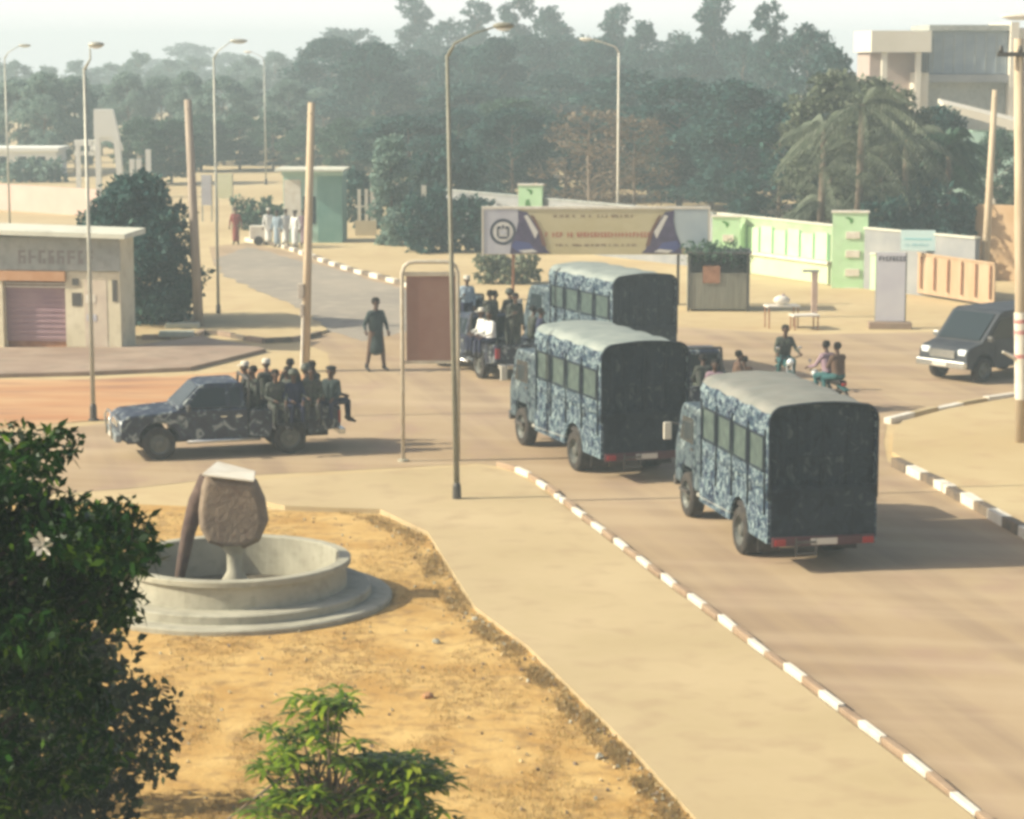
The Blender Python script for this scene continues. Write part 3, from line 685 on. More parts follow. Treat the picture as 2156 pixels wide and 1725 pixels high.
# signboard in a white tubular frame, seen from its back
b0 = G(849,972); s = FPX/b0.y
t = thing('signboard', 'brown panel signboard in a tall rounded white tube frame', 'signboard', (b0.x,b0.y,0), R(3))
Wd = 1.22; Hh = 4.42
pts = [(0,0,0),(0,0,Hh-.25),(.05,0,Hh-.1),(.15,0,Hh-.02),(.3,0,Hh),(Wd-.3,0,Hh),(Wd-.15,0,Hh-.02),(Wd-.05,0,Hh-.1),(Wd,0,Hh-.25),(Wd,0,0)]
m_frame = mat('worn_white_tube', (.55,.50,.40), (.42,.36,.27), 4, .6)
MB().tube(pts, .045, 10).build('frame', m_frame, t, smooth=True)
MB().b2(.045, Wd-.045, -.03, .03, Hh-.30, Hh-.22).build('rail', m_frame, t)
MB().b2(.045, Wd-.045, -.03, .03, 2.18, 2.24).build('rail', m_frame, t)
MB().b2(.09, Wd-.05, -.02, .02, 2.25, Hh-.31).build('panel', mat('brown_panel', (.24,.13,.10), (.28,.17,.13), 1.5, .75, .02, 30), t)
MB().lathe([(0,0),(.12,0),(.12,.05),(0,.06)], 12).build('footing', m_conc, t)
# billboard
d = 84.7; bl = D(1018, d); s = FPX/d; W = (1492-1018)/s; z0 = CAM_H-(532-115)/s; z1 = CAM_H-(436-115)/s
t = thing('billboard', 'long low billboard with curved purple ends and a round emblem on two posts', 'billboard', (bl.x,bl.y,0), 0)
k = 1/s
m_bb = mat('billboard_yellow', (.46,.40,.22), (.52,.46,.28), .8, .7); m_lil = mat('billboard_lilac', (.42,.41,.46), (.50,.50,.52), 1, .7); m_pbl = mat('billboard_blue', (.36,.42,.44), (.44,.5,.5), 1, .7)
MB().b2(0, W, -.02, .10, z0, z1).build('board', [m_bb], t)
fr = MB(); fr.b2(-.06,W+.06,-.05,.13,z1,z1+.09); fr.b2(-.06,0,-.05,.13,z0-.05,z1); fr.b2(W,W+.06,-.05,.13,z0-.05,z1); fr.build('frame', m_white, t)
MB().b2(.02, 1.25, -.03, -.021, z0+.02, z1-.01).build('end_panel', m_lil, t)
MB().b2(W-1.25, W-.02, -.03, -.021, z0+.25, z1-.01).build('end_panel', m_pbl, t)
m_pur = mat('purple_print', (.05,.038,.085), (.09,.065,.13), 3, .7); m_brn = mat('brown_print', (.17,.085,.06), rough=.7); m_wht = mat('white_print', (.62,.60,.55), rough=.7); m_ink = mat('dark_print', (.05,.055,.08), rough=.7); m_redt = mat('red_print', (.42,.13,.08), rough=.7)
def disc(mb, cx, cz, r0, r1, y, a0=0, a1=6.2832, n=28, mi=0):
    vs = []; fs = []
    for i in range(n+1):
        a = a0+(a1-a0)*i/n
        for r in (r0, r1): vs.append((cx+r*math.cos(a), y, cz+r*math.sin(a)))
    for i in range(n): fs.append((2*i,2*i+2,2*i+3,2*i+1))
    return mb.add(vs, fs, mi)
mb = MB(); disc(mb, .70, (z0+z1)/2, .36, .47, -.036, mi=0); disc(mb, .70, (z0+z1)/2, .0, .36, -.034, mi=1)
zc_ = (z0+z1)/2
for q_ in ((.48,.54,-.18,.18),(.86,.92,-.18,.18),(.54,.86,-.24,-.17),(.52,.62,.10,.20),(.66,.74,.12,.24),(.78,.88,.10,.20)): mb.b2(q_[0],q_[1],-.044,-.038,zc_+q_[2],zc_+q_[3],0)
mb.b2(.60,.80,-.044,-.038,zc_-.10,zc_+.06,2)
mb.build('emblem', [m_ink, m_wht, m_lil], t)
def swoosh(x, sg):
    mb = MB()
    def P(u, v): return (x+sg*u, z0+v)
    def poly(ps, y, mi): mb.add([(P(u,v)[0], y, P(u,v)[1]) for u,v in ps], [tuple(range(len(ps)))], mi)
    Hb = z1-z0
    poly([(0,.02),(.05,.4),(.22,.8),(.30,1.2),(.28,Hb-.05),(.6,Hb-.1),(.85,Hb*.72),(1.1,Hb*.45),(1.3,.18),(1.45,.05),(1.0,.04),(.5,.05)], -.040, 0)
    poly([(.05,.3),(.18,.5),(.7,.42),(.9,.15),(.3,.08)], -.044, 1)
    poly([(.5,Hb-.25),(.62,Hb-.2),(1.0,Hb*.5),(.9,Hb*.35),(.7,Hb*.6)], -.044, 2)
    poly([(.72,Hb-.2),(.85,Hb-.25),(1.15,Hb*.5),(1.3,.3),(1.15,.32),(1.0,Hb*.55)], -.048, 3)
    poly([(.3,.15),(.8,.2),(1.0,.1),(.5,.06)], -.048, 2)
    mb.build('curved_print', [m_pur, mat('blue_print', (.07,.08,.22), rough=.7), m_wht, m_brn], t)
swoosh(.95, 1); swoosh(W-.95, -1)
rnd = random.Random(3)
glyphs(MB(), 2.5, 5.3, z1-.30, .10, -.021, rnd).build('lettering', m_brn, t)
glyphs(MB(), 2.2, 5.9, z0+.62, .18, -.021, rnd, fill=.9).build('lettering', m_redt, t)
glyphs(MB(), 2.6, 5.5, z0+.30, .08, -.021, rnd, fill=.7).build('lettering', m_brn, t)
for x, m in ((1.06,m_rust),(6.97,m_dsteel)):
    MB().tube([(x,.16,0),(x,.16,z1-.1)], .055, 10).build('post', m, t, smooth=True)

# ------------------------------------------------------------ boundary wall, pillars, railings
m_mint = mat('mint_paint', (.44,.68,.38), (.52,.74,.46), 1.2, .75, c3=(.44,.58,.38), scale3=4, amt3=.35)
m_mintd = mat('mint_groove', (.14,.30,.15), rough=.8)
m_wall = mat('grey_wall', (.22,.23,.24), (.31,.31,.30), .8, .85, c3=(.28,.28,.26), scale3=2.5, amt3=.5)
m_walll = mat('pale_wall', (.56,.56,.46), (.64,.63,.52), .8, .85, c3=(.42,.40,.33), scale3=2, amt3=.4)
def wallrun(name, label, a, b, h, th=.22, rail=True, m=m_wall, cat='wall', panels=None):
    L = (b-a).length; an = math.atan2(b.y-a.y, b.x-a.x)
    t = thing(name, label, cat, (a.x,a.y,0), an)
    MB().b2(0,L,0,th,0,h).build('wall', m, t)
    if rail: MB().b2(-.02,L+.02,-.05,th+.05,h,h+.06).build('coping', m_walll if rail == 1 else rail, t)
    if panels:
        x0, x1, n, za, zb = panels
        MB().b2(x0-.1,x1+.1,-.22,-.003,za-.14,za-.02).build('ledge', m_white, t)
        for i in range(n):
            u = x0+(x1-x0)*i/n; v = u+(x1-x0)/n-.16
            MB().b2(u,v,-.06,-.003,za,zb-.1*(i%2)).build('panel', m_mint, t)
            MB().b2(v+.02,v+.14,-.035,-.003,za,zb-.05).build('groove', m_mintd, t)
        MB().b2(x0,x1,-.10,-.004,0.03,za-.16).build('plinth', mat('pale_mint_plinth', (.50,.58,.36), (.58,.64,.42), 1, .85), t)
    return t
A = D(940,117); B = D(1500,99.5); C_ = D(1752,92.3)
wallrun('boundary_wall', 'long grey boundary wall with pale coping behind the billboard', A, B, 2.3, rail=m_concd)
L2 = (C_-B).length
wallrun('boundary_wall', 'boundary wall with mint green vertical panels left of the tall pillar', B+Vector((.2,0,0)), C_, 2.3, m=mat('olive_wall', (.30,.40,.24), (.38,.47,.30), 1, .85), panels=(1.4, L2-.25, 7, .95, 2.02))
wallrun('boundary_wall', 'grey boundary wall right of the tall mint pillar', D(1818,91), D(2050,86), 2.3)
def pillar(px, d, wpx, ytop, label, nblk, leaf=True, low=0):
    p = D(px,d); s = FPX/d; H = CAM_H-(ytop-115)/s; W = wpx/s
    t = thing('gate_pillar', label, 'gate pillar', (p.x,p.y-.35,0), R(-8), 'mint gate pillars')
    MB().b2(-W/2,W/2,-.0,.5,0,H).build('shaft', m_mint, t)
    MB().b2(-W/2-.05,W/2+.05,-.05,.55,H,H+.06).build('cap', m_white, t)
    mb = MB()
    for i in range(nblk):
        z = H-.85-i*.72
        mb.b2(-W*.12,W*.28,-.05,-.003,z-.14,z+.14)
    if nblk: mb.build('block', m_white, t, bevel=.01)
    lf = MB(); z = H-.32; lf.add([(-.22,-.006,z+.14),(-.05,-.006,z+.05),(.02,-.006,z-.12),(.12,-.006,z-.02),(.10,-.006,z+.10),(-.08,-.006,z+.17)], [(0,1,2,3,4,5)])
    if not leaf: lf.add([(-.2,-.006,z-.35),(-.05,-.006,z-.3),(.08,-.006,z-.75),(-.1,-.006,z-.95),(-.25,-.006,z-.7)], [(0,1,2,3,4)])
    lf.build('leaf_emblem', mat('dark_leaf_print', (.09,.24,.06), rough=.8), t)
    return t
pillar(1785,91.5,74,443,'tall mint gate pillar with four white blocks and a leaf emblem',4)
pillar(1526,97.5,58,452,'low mint pillar just right of the billboard end',1)
pillar(1116,110,50,386,'yellowish mint pillar poking up above the billboard',0, leaf=False)
a = D(1832,90.6); 
wallrun('low_wall', 'low pale mint wall between the tall pillar and the white panel sign', a, D(1850,90.3), 1.35, rail=True, m=m_mint)
# blue and white sign on the wall
p = D(1930, 87.9); t = thing('wall_sign', 'pale blue and white sign hung on the grey wall', 'sign', (p.x,p.y,0), R(-11))
MB().b2(-.63,.63,-.04,0,1.72,2.48).build('panel', mat('pale_blue_sign', (.50,.66,.66), rough=.6), t)
MB().b2(-.5,.5,-.048,-.041,2.12,2.17).build('stripe', mat('blue_sign_line', (.20,.50,.55), rough=.6), t)
glyphs(MB(), -.45,.45,1.86,.12,-.041,random.Random(9)).build('lettering', mat('blue_sign_print', (.30,.52,.56), rough=.6), t)
# white panel sign
p = G(1873,692); t = thing('panel_sign', 'tall white panel sign with a dark heading standing on the pavement', 'sign', (p.x,p.y,0), R(-4))
MB().b2(-.47,.47,-.05,.05,.25,2.50).build('panel', mat('lilac_white', (.52,.51,.56), (.60,.60,.62), 1, .6), t)
MB().b2(-.50,-.472,-.04,.04,0,2.5).build('post', m_galv, t); MB().b2(.472,.51,-.04,.04,0,2.5).build('post', m_dsteel, t)
glyphs(MB(), -.40,.42,2.22,.16,-.051,random.Random(2),fill=.95).build('heading', m_ink, t)
MB().b2(-.7,.7,-.25,.25,0,.22).build('plinth', m_pave, t, bevel=.02)
# small post
p = G(1714,668); t = thing('post', 'short pinkish post with a flat dark cap on the far roadside', 'post', (p.x,p.y,0))
MB().b2(-.10,.10,-.08,.08,0,1.55).build('shaft', mat('pink_plaster', (.46,.34,.28), (.52,.40,.33), 2, .85), t); MB().b2(-.42,.14,-.1,.1,1.55,1.63).build('cap', m_concd, t)
# brown fence with posts
a = D(1925,89); b = D(2085,84.5); L = (b-a).length; an = math.atan2(b.y-a.y,b.x-a.x)
t = thing('fence', 'ochre sheet fence with thin dark brown posts behind the parked van', 'fence', (a.x,a.y-.6,0), an)
m_fen = mat('ochre_fence_sheet', (.40,.27,.16), (.46,.34,.22), 1, .85, c3=(.36,.24,.14), scale3=3, amt3=.4, stretch=(3,1,.4))
MB().b2(0,L,0,.05,.1,1.55).build('sheet', m_fen, t); MB().b2(0,L,-.04,.0,1.55,1.62).build('rail', m_fen, t)
for i in range(6): x = .3+i*(L-.5)/5; MB().b2(x,x+.06,-.10,-.043,.3,1.5).build('post', m_rust, t)
# brown earth bank and wall further right
wallrun('earth_wall', 'ochre wall between the two right utility poles', D(2050,95), D(2300,92), 3.0, m=mat('ochre_wall', (.42,.27,.14), (.50,.35,.21), .6, .9), rail=0)
# roadside stall
p = G(1512,656); t = thing('stall', 'grey corrugated roadside stall with a dark leafy roof', 'stall', (p.x,p.y,0), R(-3))
m_cor = mat('corrugated_grey', (.24,.24,.19), (.33,.32,.26), 1.5, .7, c3=(.18,.16,.12), scale3=4, amt3=.5, stretch=(9,9,.5))
mb = MB(); W = 2.14
for i in range(36):
    x = -W/2+W*i/36; mb.b2(x,x+W/36,-.02 if i%2 else .01,.06,.08,1.35)
mb.build('front_sheet', m_cor, t)
mb = MB(); mb.b2(-W/2,-W/2+.06,.06,1.6,.08,2.0); mb.b2(W/2-.06,W/2,.06,1.6,.08,2.0); mb.b2(-W/2+.06,W/2-.06,1.54,1.6,.08,2.0); mb.build('wall', m_cor, t)
MB().b2(-W/2-.08,W/2+.08,-.12,1.65,2.02,2.08).build('roof', m_dsteel, t)
MB().b2(-.55,.05,-.06,-.022,1.0,1.6).build('crate_panel', m_rust, t)
for x in (-W/2+.03,W/2-.03): MB().b2(x-.04,x+.04,-.06,.0,0,2.02).build('post', m_dsteel, t)
V, n = leaf_cloud([((random.uniform(-1,1),random.uniform(-.1,1.2),random.uniform(1.65,2.3)),(.35,.3,.22)) for i in range(40)], 160, .14, 5)
o = bpy.data.objects.new('roof_creeper', mesh_from_quads('roof_creeper', V, n, l_mid)); col.objects.link(o); setpar(o, t)
# white parasols / goods on the far roadside behind the motorcycles
m_tar = mat('white_tarp', (.60,.56,.48), (.70,.66,.58), 2, .8)
for px,py,sx,h,lb in ((1645,690,.55,.75,'small white table with goods behind the motorcycle riders'),(1693,694,.45,.5,'low white bench right of the white table')):
    p = G(px,py); t = thing('table', lb, 'table', (p.x,p.y,0), R(10))
    MB().b2(-sx,sx,-.3,.3,h-.05,h).build('tabletop', m_tar, t)
    for a in (-1,1):
        for b in (-1,1): MB().tube([(a*(sx-.06),b*.24,0),(a*(sx-.06),b*.24,h-.05)], .025, 6).build('leg', m_rust, t)
    if h > .6:
        q = thing('basket', 'pale rounded bundle lying on the white table', 'bundle', (p.x,p.y,h)); MB().ell((0,0,.16),(.28,.2,.16),10).build('cloth', m_tar, q, smooth=True); MB().ell((.05,0,.33),(.06,.06,.04),8).build('knot', c_pink, q, smooth=True)

# ------------------------------------------------------------ left: shop
a = D(-260, 72.8); b = D(256, 71.6); L = (b-a).length; an = math.atan2(b.y-a.y,b.x-a.x)
t = thing('shop_building', 'single storey shop with roller shutter and flat pale roof edge', 'shop', (a.x,a.y,0), an)
def X(px): return (px+260)/516*L
mb = MB(); mb.b2(0,X(2),0,1.4,.0,3.4); mb.b2(X(142),L,0,1.4,0,2.38); mb.b2(X(2),X(142),0,1.4,2.42,3.4); mb.b2(X(142),L,.02,1.4,2.38,3.4); mb.build('wall', [m_cream], t)
MB().b2(0,L+.02,-.06,.0-.004,2.42,3.42).build('parapet', m_concd, t)
MB().b2(X(0),X(144),-.10,-.005,2.10,2.40).build('lintel', mat('brown_lintel', (.44,.23,.11), (.50,.29,.16), 2, .85), t)
mb = MB()
for i in range(20): mb.b2(X(12),X(140),.22 if i%2 else .25,.3,.22+i*.083,.22+i*.083+.083)
sh = mb.build('roller_shutter', mat('mauve_shutter', (.28,.18,.21), (.36,.24,.25), 1, .6), t)
mb = MB(); mb.b2(X(12),X(140),.12,.2,1.88,1.93,0); mb.b2(X(12),X(140),.12,.2,1.98,2.02,0); mb.build('awning_bar', m_white, t)
MB().b2(X(2),X(12),-.05,.3,0,2.10).build('door_jamb', m_cream, t)
MB().b2(X(12),X(142),.3,.4,0,2.42).build('recess', m_rust, t)
r0 = MB(); r0.add([(-.1,-.55,3.62),(L+.35,-.55,3.44),(L+.30,1.7,3.44),(-.1,1.7,3.62),(-.1,-.55,3.76),(L+.35,-.55,3.58),(L+.30,1.7,3.62),(-.1,1.7,3.80)], [(0,3,2,1),(4,5,6,7),(0,1,5,4),(1,2,6,5),(2,3,7,6),(3,0,4,7)])
r0.build('roof', m_walll, t)
mb = MB(); rnd = random.Random(6); glyphs(mb, X(48), X(190), 2.62, .42, -.064, rnd, fill=.85); mb.build('faded_lettering', mat('faded_brown_print', (.24,.22,.20), rough=.9), t)
MB().b2(X(158),X(170),-.04,-.002,1.98,2.18).build('wall_lamp', m_dsteel, t); MB().b2(X(156),X(176),-.02,-.001,1.35,1.75).build('notice_board', m_dsteel, t)
for k,(x0,x1,z0_,z1_) in enumerate([(184,205,1.45,1.7),(186,206,.9,1.1),(240,250,1.5,2.15)]): MB().b2(X(x0),X(x1),-.025,-.001,z0_,z1_).build('poster', [m_white,m_lil,m_dsteel][k], t)
MB().b2(X(182),X(228),-.012,-.0005,.1,2.15).build('door', mat('pale_pink_door', (.52,.43,.34), (.60,.52,.40), 2, .8), t)
for px,py,lb in ((372,708,'flat concrete slab nearer the thick utility pole foot'),(385,690,'flat concrete slab lying further behind the thick pole foot')):
    p = G(px,py,.1); tag(MB().box((0,0,.08),(1.1,.5,.16)).build('concrete_slab', mat('green_grey_concrete', (.34,.37,.30), (.42,.43,.36), 2, .9), bevel=.02, loc=(p.x,p.y,.1), rz=R(5)), lb, 'slab')
# far left: gateway, low building, walls
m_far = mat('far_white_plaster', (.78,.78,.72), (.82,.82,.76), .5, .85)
d = 150; p = D(216,d); s = FPX/d
t = thing('gateway', 'white monumental gateway with a flared tower in the haze', 'gateway', (p.x,p.y,0), R(4))
k = 1/s
Zt = CAM_H-(228-115)/s; Zm = CAM_H-(285-115)/s; Zl = CAM_H-(292-115)/s
mb = MB(); mb.prism([(-14*k,Zm),(38*k,Zm),(30*k,Zm+(Zt-Zm)*.7),(26*k,Zt),(-13*k,Zt)], -.4, .5); mb.build('tower', m_far, t)
mb = MB(); mb.b2(-12*k,-2*k,-.4,.5,0,Zm); mb.build('column', m_far, t)
mb = MB(); mb.prism([(26*k,Zm),(38*k,Zm),(46*k,0),(35*k,0)], -.4, .5); mb.build('column', m_far, t)
mb = MB(); disc(mb, 12*k, Zm-.85, .60, 1.05, -.30, 0, math.pi, 18); mb.build('arch', m_far, t)
mb = MB(); mb.b2(-55*k,-14*k,-.3,.4,Zl-.35,Zl); mb.b2(-55*k,-14*k,-.2,.3,Zl-.95,Zl-.7); mb.build('beam', m_far, t)
MB().b2(-53*k,-44*k,-.3,.3,0,Zl-.36).build('column', m_far, t)
for x in (58,72,92): MB().b2(x*k,(x+10)*k,-.3,.3,0,2.4+(x==92)*.6).build('column', m_far, t)
d = 175; p = D(45,d); s = FPX/d; t = thing('low_building', 'long low white building in the haze at far left', 'building', (p.x,p.y,0))
MB().b2(-3.5,2.6,0,4,0,1.9).build('wall', m_far, t); MB().b2(-3.7,2.8,-.2,4.2,1.9,2.15).build('roof', m_far, t)
for i in range(4): MB().b2(-3.0+i*1.4,-2.4+i*1.4,-.03,-.002,.7,1.5).build('window', m_glass, t)
wallrun('compound_wall', 'pinkish compound wall in the haze behind the shop', D(-80,140), D(205,132), 1.5, m=mat('pink_wall', (.52,.38,.32), (.58,.44,.37), .6, .9), rail=0)
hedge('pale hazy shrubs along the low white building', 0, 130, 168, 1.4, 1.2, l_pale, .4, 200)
# two small signboards
for px,w_,y0,y1,m,lb in ((436,20,365,428,m_lil,'lilac upright signboard beside the thick utility pole'),(474,32,362,414,mat('pale_yellow_board', (.62,.62,.40), (.68,.68,.48), 1, .7),'pale yellow signboard left of the teal kiosk')):
    d = 128; p = D(px,d); s = FPX/d; za = CAM_H-(y1-115)/s; zb = CAM_H-(y0-115)/s; W = w_/s
    t = thing('roadside_board', lb, 'signboard', (p.x,p.y,0))
    MB().b2(-W/2,W/2,-.04,.04,za,zb).build('panel', m, t)
    for x in (-W/2,W/2): MB().b2(x-.04,x+.04,.042,.12,0,zb).build('post', m_galv, t)
# teal kiosk
d = 111; p = D(672,113.5); s = FPX/d; t = thing('kiosk', 'teal green kiosk with a wide flat roof and a white door panel', 'kiosk', (p.x,p.y,0), R(-2))
m_teal = mat('teal_paint', (.13,.27,.23), (.19,.33,.28), 1, .7); m_teall = mat('pale_teal_paint', (.36,.52,.44), (.42,.58,.5), 1, .7)
MB().b2(-.05,1.12,0,2.2,0,3.2).build('wall', m_teal, t)
MB().b2(-1.7,-.05,.1,2.2,0,3.2).build('wall', m_teall, t)
MB().b2(-2.05,1.25,-.5,2.5,3.42,3.52).build('roof', m_walll, t)
MB().b2(-1.75,1.17,-.1,2.3,3.2,3.42).build('fascia', m_teall, t)
MB().b2(-1.66,-.86,.06,.098,1.2,3.0).build('door', m_white, t)
MB().b2(-.75,-.15,.06,.098,.9,2.2).build('window', m_glass, t)
# white railings
def railing(label, px0, px1, d, posts, h):
    a = D(px0,d); b = D(px1,d); t = thing('white_railing', label, 'railing', (a.x,a.y,0)); L = b.x-a.x; s = FPX/d
    for q in posts:
        px_, hh, w_ = q; x = (px_-px0)/s; MB().b2(x-w_,x+w_,-.08,.08,0,hh).build('post', m_white, t)
    MB().b2(0,L,-.12,.12,0,.75).build('low_wall', mat('beige_wall', (.50,.42,.27), (.56,.48,.33), 1, .9), t)
    MB().b2(0,L,-.05,.05,h-.1,h).build('rail', m_white, t)
railing('run of white posts on a beige wall left of the column tree', 748, 793, 118, [(757,2.3,.08),(772,2.3,.08),(786,2.6,.13)], 1.5)
railing('run of white posts on a low wall right of the column tree', 862, 945, 114, [(872,2.2,.09),(893,2.7,.12),(912,2.2,.1),(935,2.0,.08)], 1.3)
# right: pale modern building
d = 140; s = FPX/d
def zz(y): return CAM_H-(y-115)/s
p = D(1945,d); t = thing('pale_building', 'large cream and grey building on the rise at top right', 'building', (p.x,p.y,0), 0)
k = 1/s; m_bc = mat('building_cream', (.66,.60,.48), (.72,.66,.54), .5, .85); m_bg = mat('building_grey_glass', (.20,.24,.28), (.27,.31,.33), .6, .35, stretch=(1,1,3)); m_bp = mat('building_pink', (.40,.31,.27), (.46,.37,.32), .8, .85)
MB().b2(-124*k,0,-1.2,6,zz(110),zz(66)).build('roof_slab', m_bc, t)
MB().b2(-115*k,-6*k,1.0,6,0,zz(110)-.01).build('wall', m_bp, t)
for x in (-100,-30): MB().b2(x*k,(x+11)*k,-1.0,-.6,0,zz(110)-.005).build('column', m_bc, t)
mb = MB()
for i in range(3): mb.b2((-16+i*5.5)*k,(-13+i*5.5)*k,-.9,-.7,zz(150),zz(112))
mb.build('louvre', m_dsteel, t)
MB().b2(-30*k,0,-.55,.98,0,zz(152)).build('balcony', m_bc, t)
MB().b2(.01,166*k,0,6,zz(155),zz(66)).build('glass_facade', m_bg, t)
MB().b2(.01,168*k,-.3,6.2,zz(66)+.01,zz(54)).build('parapet', m_concd, t)
MB().b2(.01,166*k,-.5,6,zz(172),zz(156)).build('floor_band', m_wall, t)
MB().b2(.01,166*k,.3,6,0,zz(172)-.01).build('lower_wall', m_concd, t)
for i in range(7): MB().b2((10+i*22)*k,(11.5+i*22)*k,-.05,-.002,zz(152),zz(72)).build('mullion', m_concd, t)
MB().b2(168*k,185*k,-.6,6,0,zz(48)).build('tower', m_bc, t)
MB().b2(185*k,300*k,.2,6,0,zz(60)).build('wing', m_bc, t)
MB().b2(187*k,300*k,.12,.19,zz(180),zz(130)).build('window', m_bp, t)
p = D(2040,126); s2 = FPX/126; t = thing('small_house', 'low cream roofed house in front of the pale building', 'house', (p.x,p.y,0), R(-6))
zr = CAM_H-(216-115)/s2
mb = MB(); mb.add([(-1.5,0,zr),(2.6,0,zr-1.0),(2.6,4,zr-.8),(-1.5,4,zr+.2),(-1.5,0,zr-.35),(2.6,0,zr-1.5),(2.6,4,zr-1.3),(-1.5,4,zr-.2)], [(0,1,2,3),(4,7,6,5),(0,4,5,1),(1,5,6,2),(2,6,7,3),(3,7,4,0)]); mb.build('roof', m_bc, t)
MB().b2(-1.2,2.4,.3,3.8,0,zr-1.5).build('wall', m_teall, t); MB().b2(-.8,.2,.26,.298,zr-3.2,zr-2.2).build('window', m_glass, t); MB().b2(1.0,1.7,.26,.298,0,2.1).build('door', m_white, t)

# ------------------------------------------------------------ people
def person_mesh(caps, key, voxel=.0125):
    """closed overlapping limbs fused by a voxel remesh into ONE continuous surface; faces take the region of the nearest limb"""
    mb = MB()
    for p, q, r0, r1, reg in caps:
        p = Vector(p); q = Vector(q); d = q-p; n = 4
        if d.length < 1e-4: mb.ell(p, (r0,r0,r1), 12); continue
        u = d.normalized(); pts = [p-u*r0*.92]+[p-u*r0*.6]+[p]+[q]+[q+u*r1*.6]+[q+u*r1*.92]
        mb.tube(pts, [r0*.35,r0*.8,r0,r1,r1*.8,r1*.35], 12)
    me = bpy.data.meshes.new(key); me.from_pydata(mb.v, [], mb.f)
    o = bpy.data.objects.new('tmp', me); col.objects.link(o)
    rm = o.modifiers.new('r', 'REMESH'); rm.mode = 'VOXEL'; rm.voxel_size = voxel; rm.use_smooth_shade = True
    sm = o.modifiers.new('s', 'SMOOTH'); sm.factor = .5; sm.iterations = 2
    dg = bpy.context.evaluated_depsgraph_get(); nm = bpy.data.meshes.new_from_object(o.evaluated_get(dg)); nm.name = key
    bpy.data.objects.remove(o); bpy.data.meshes.remove(me)
    c = np.zeros(len(nm.polygons)*3); nm.polygons.foreach_get('center', c); c = c.reshape(-1,3)
    best = np.full(len(c), 1e9); reg = np.zeros(len(c), dtype=np.int32)
    for p, q, r0, r1, rg in caps:
        p = np.array(p, float); q = np.array(q, float); d = q-p; L2 = max(1e-8, d@d)
        tt = np.clip(((c-p)@d)/L2, 0, 1); dist = np.linalg.norm(c-(p+tt[:,None]*d), axis=1)-(r0+(r1-r0)*tt)
        if L2 < 1e-7: dist = np.linalg.norm((c-p)*np.array([1,1,r0/r1]), axis=1)-r0
        k = dist < best; best[k] = dist[k]; reg[k] = rg
    nm.materials.clear()
    for m in (m_skin, c_fat, c_fat, m_boot, m_eye): nm.materials.append(m)
    nm.polygons.foreach_set('material_index', reg); nm.polygons.foreach_set('use_smooth', [True]*len(nm.polygons)); nm.update()
    return nm
SK, SH, TR, BO, EY = 0, 1, 2, 3, 4
def body(pelvis, chest, head, larm, rarm, lleg, rleg, robe=0, face=(1,0,0), rifle=None):
    """joints as 3D points; facing +X"""
    V_ = Vector; P = V_(pelvis); C = V_(chest); Hd = V_(head); f = V_(face).normalized(); s = V_((0,0,1)).cross(f)
    up = (Hd-C).normalized(); caps = []
    hipw, shw = .095, .175
    caps += [(P+V_((0,-.07,0)), P+V_((0,.07,0)), .125,.125,TR), (P+V_((0,-.05,.04)), C+V_((0,-.07,-.05)), .125,.13,SH), (P+V_((0,.05,.04)), C+V_((0,.07,-.05)), .125,.13,SH),
             (C+V_((0,-shw+.03,.03)), C+V_((0,shw-.03,.03)), .095,.095,SH), (C+up*.08, Hd-up*.10, .062,.055,SK)]
    caps += [(Hd+up*.025, Hd+up*.0251, .088,.105,SK) if False else (Hd+up*.03-f*.02, Hd+up*.03+f*.005, .09,.088,SK), (Hd-up*.05+f*.035, Hd-up*.045+f*.03, .055,.06,SK),
             (Hd+f*.088+up*.01, Hd+f*.108-up*.018, .012,.016,SK), (Hd+s*.09, Hd+s*.094+up*.02, .016,.02,SK), (Hd-s*.09, Hd-s*.094+up*.02, .016,.02,SK),
             (Hd+f*.085+s*.032+up*.02, Hd+f*.087+s*.034+up*.02, .012,.012,EY), (Hd+f*.085-s*.032+up*.02, Hd+f*.087-s*.034+up*.02, .012,.012,EY),
             (Hd+f*.082+s*.02-up*.055, Hd+f*.082-s*.02-up*.055, .010,.010,EY)]
    for sg, arm in ((1,larm),(-1,rarm)):
        S = C+V_((0,sg*shw,.035)); E = V_(arm[0]); W = V_(arm[1]); d = (W-E).normalized()
        caps += [(S,E,.062,.047,SH),(E,W,.046,.032,SH),(W,W+d*.05,.030,.030,SK),(W+d*.04,W+d*.085,.032,.036,SK)]
        sd = d.cross(V_((0,0,1))); sd = V_((0,1,0)) if sd.length < .2 else sd.normalized(); nn = d.cross(sd).normalized()
        for k, (o_, l_) in enumerate(((-.028,.062),(-.010,.075),(.009,.072),(.027,.055))):
            a = W+d*.10+sd*o_; b_ = a+d*l_*.55+nn*.004; c_ = b_+(d*.75+nn*.65*(-1 if nn.z > 0 else 1)).normalized()*l_*.5
            caps += [(a,b_,.0105,.010,SK),(b_,c_,.010,.009,SK)]
        a = W+d*.05+sd*.034*(-sg); caps += [(a,a+(d*.7-sd*sg*.6).normalized()*.045,.0125,.011,SK)]
    for sg, leg in ((1,lleg),(-1,rleg)):
        Hp = P+V_((0,sg*hipw,-.02)); K = V_(leg[0]); A = V_(leg[1]); T = V_(leg[2])
        caps += [(Hp,K,.095,.062,TR),(K,A,.062,.042,TR),(A+V_((0,0,.08)),A,.05,.048,BO),(A-(T-A).normalized()*.03,T,.045,.036,BO)]
    if robe: caps += [(P, P+V_((0,0,-robe)), .15,.17,SH)]
    return caps
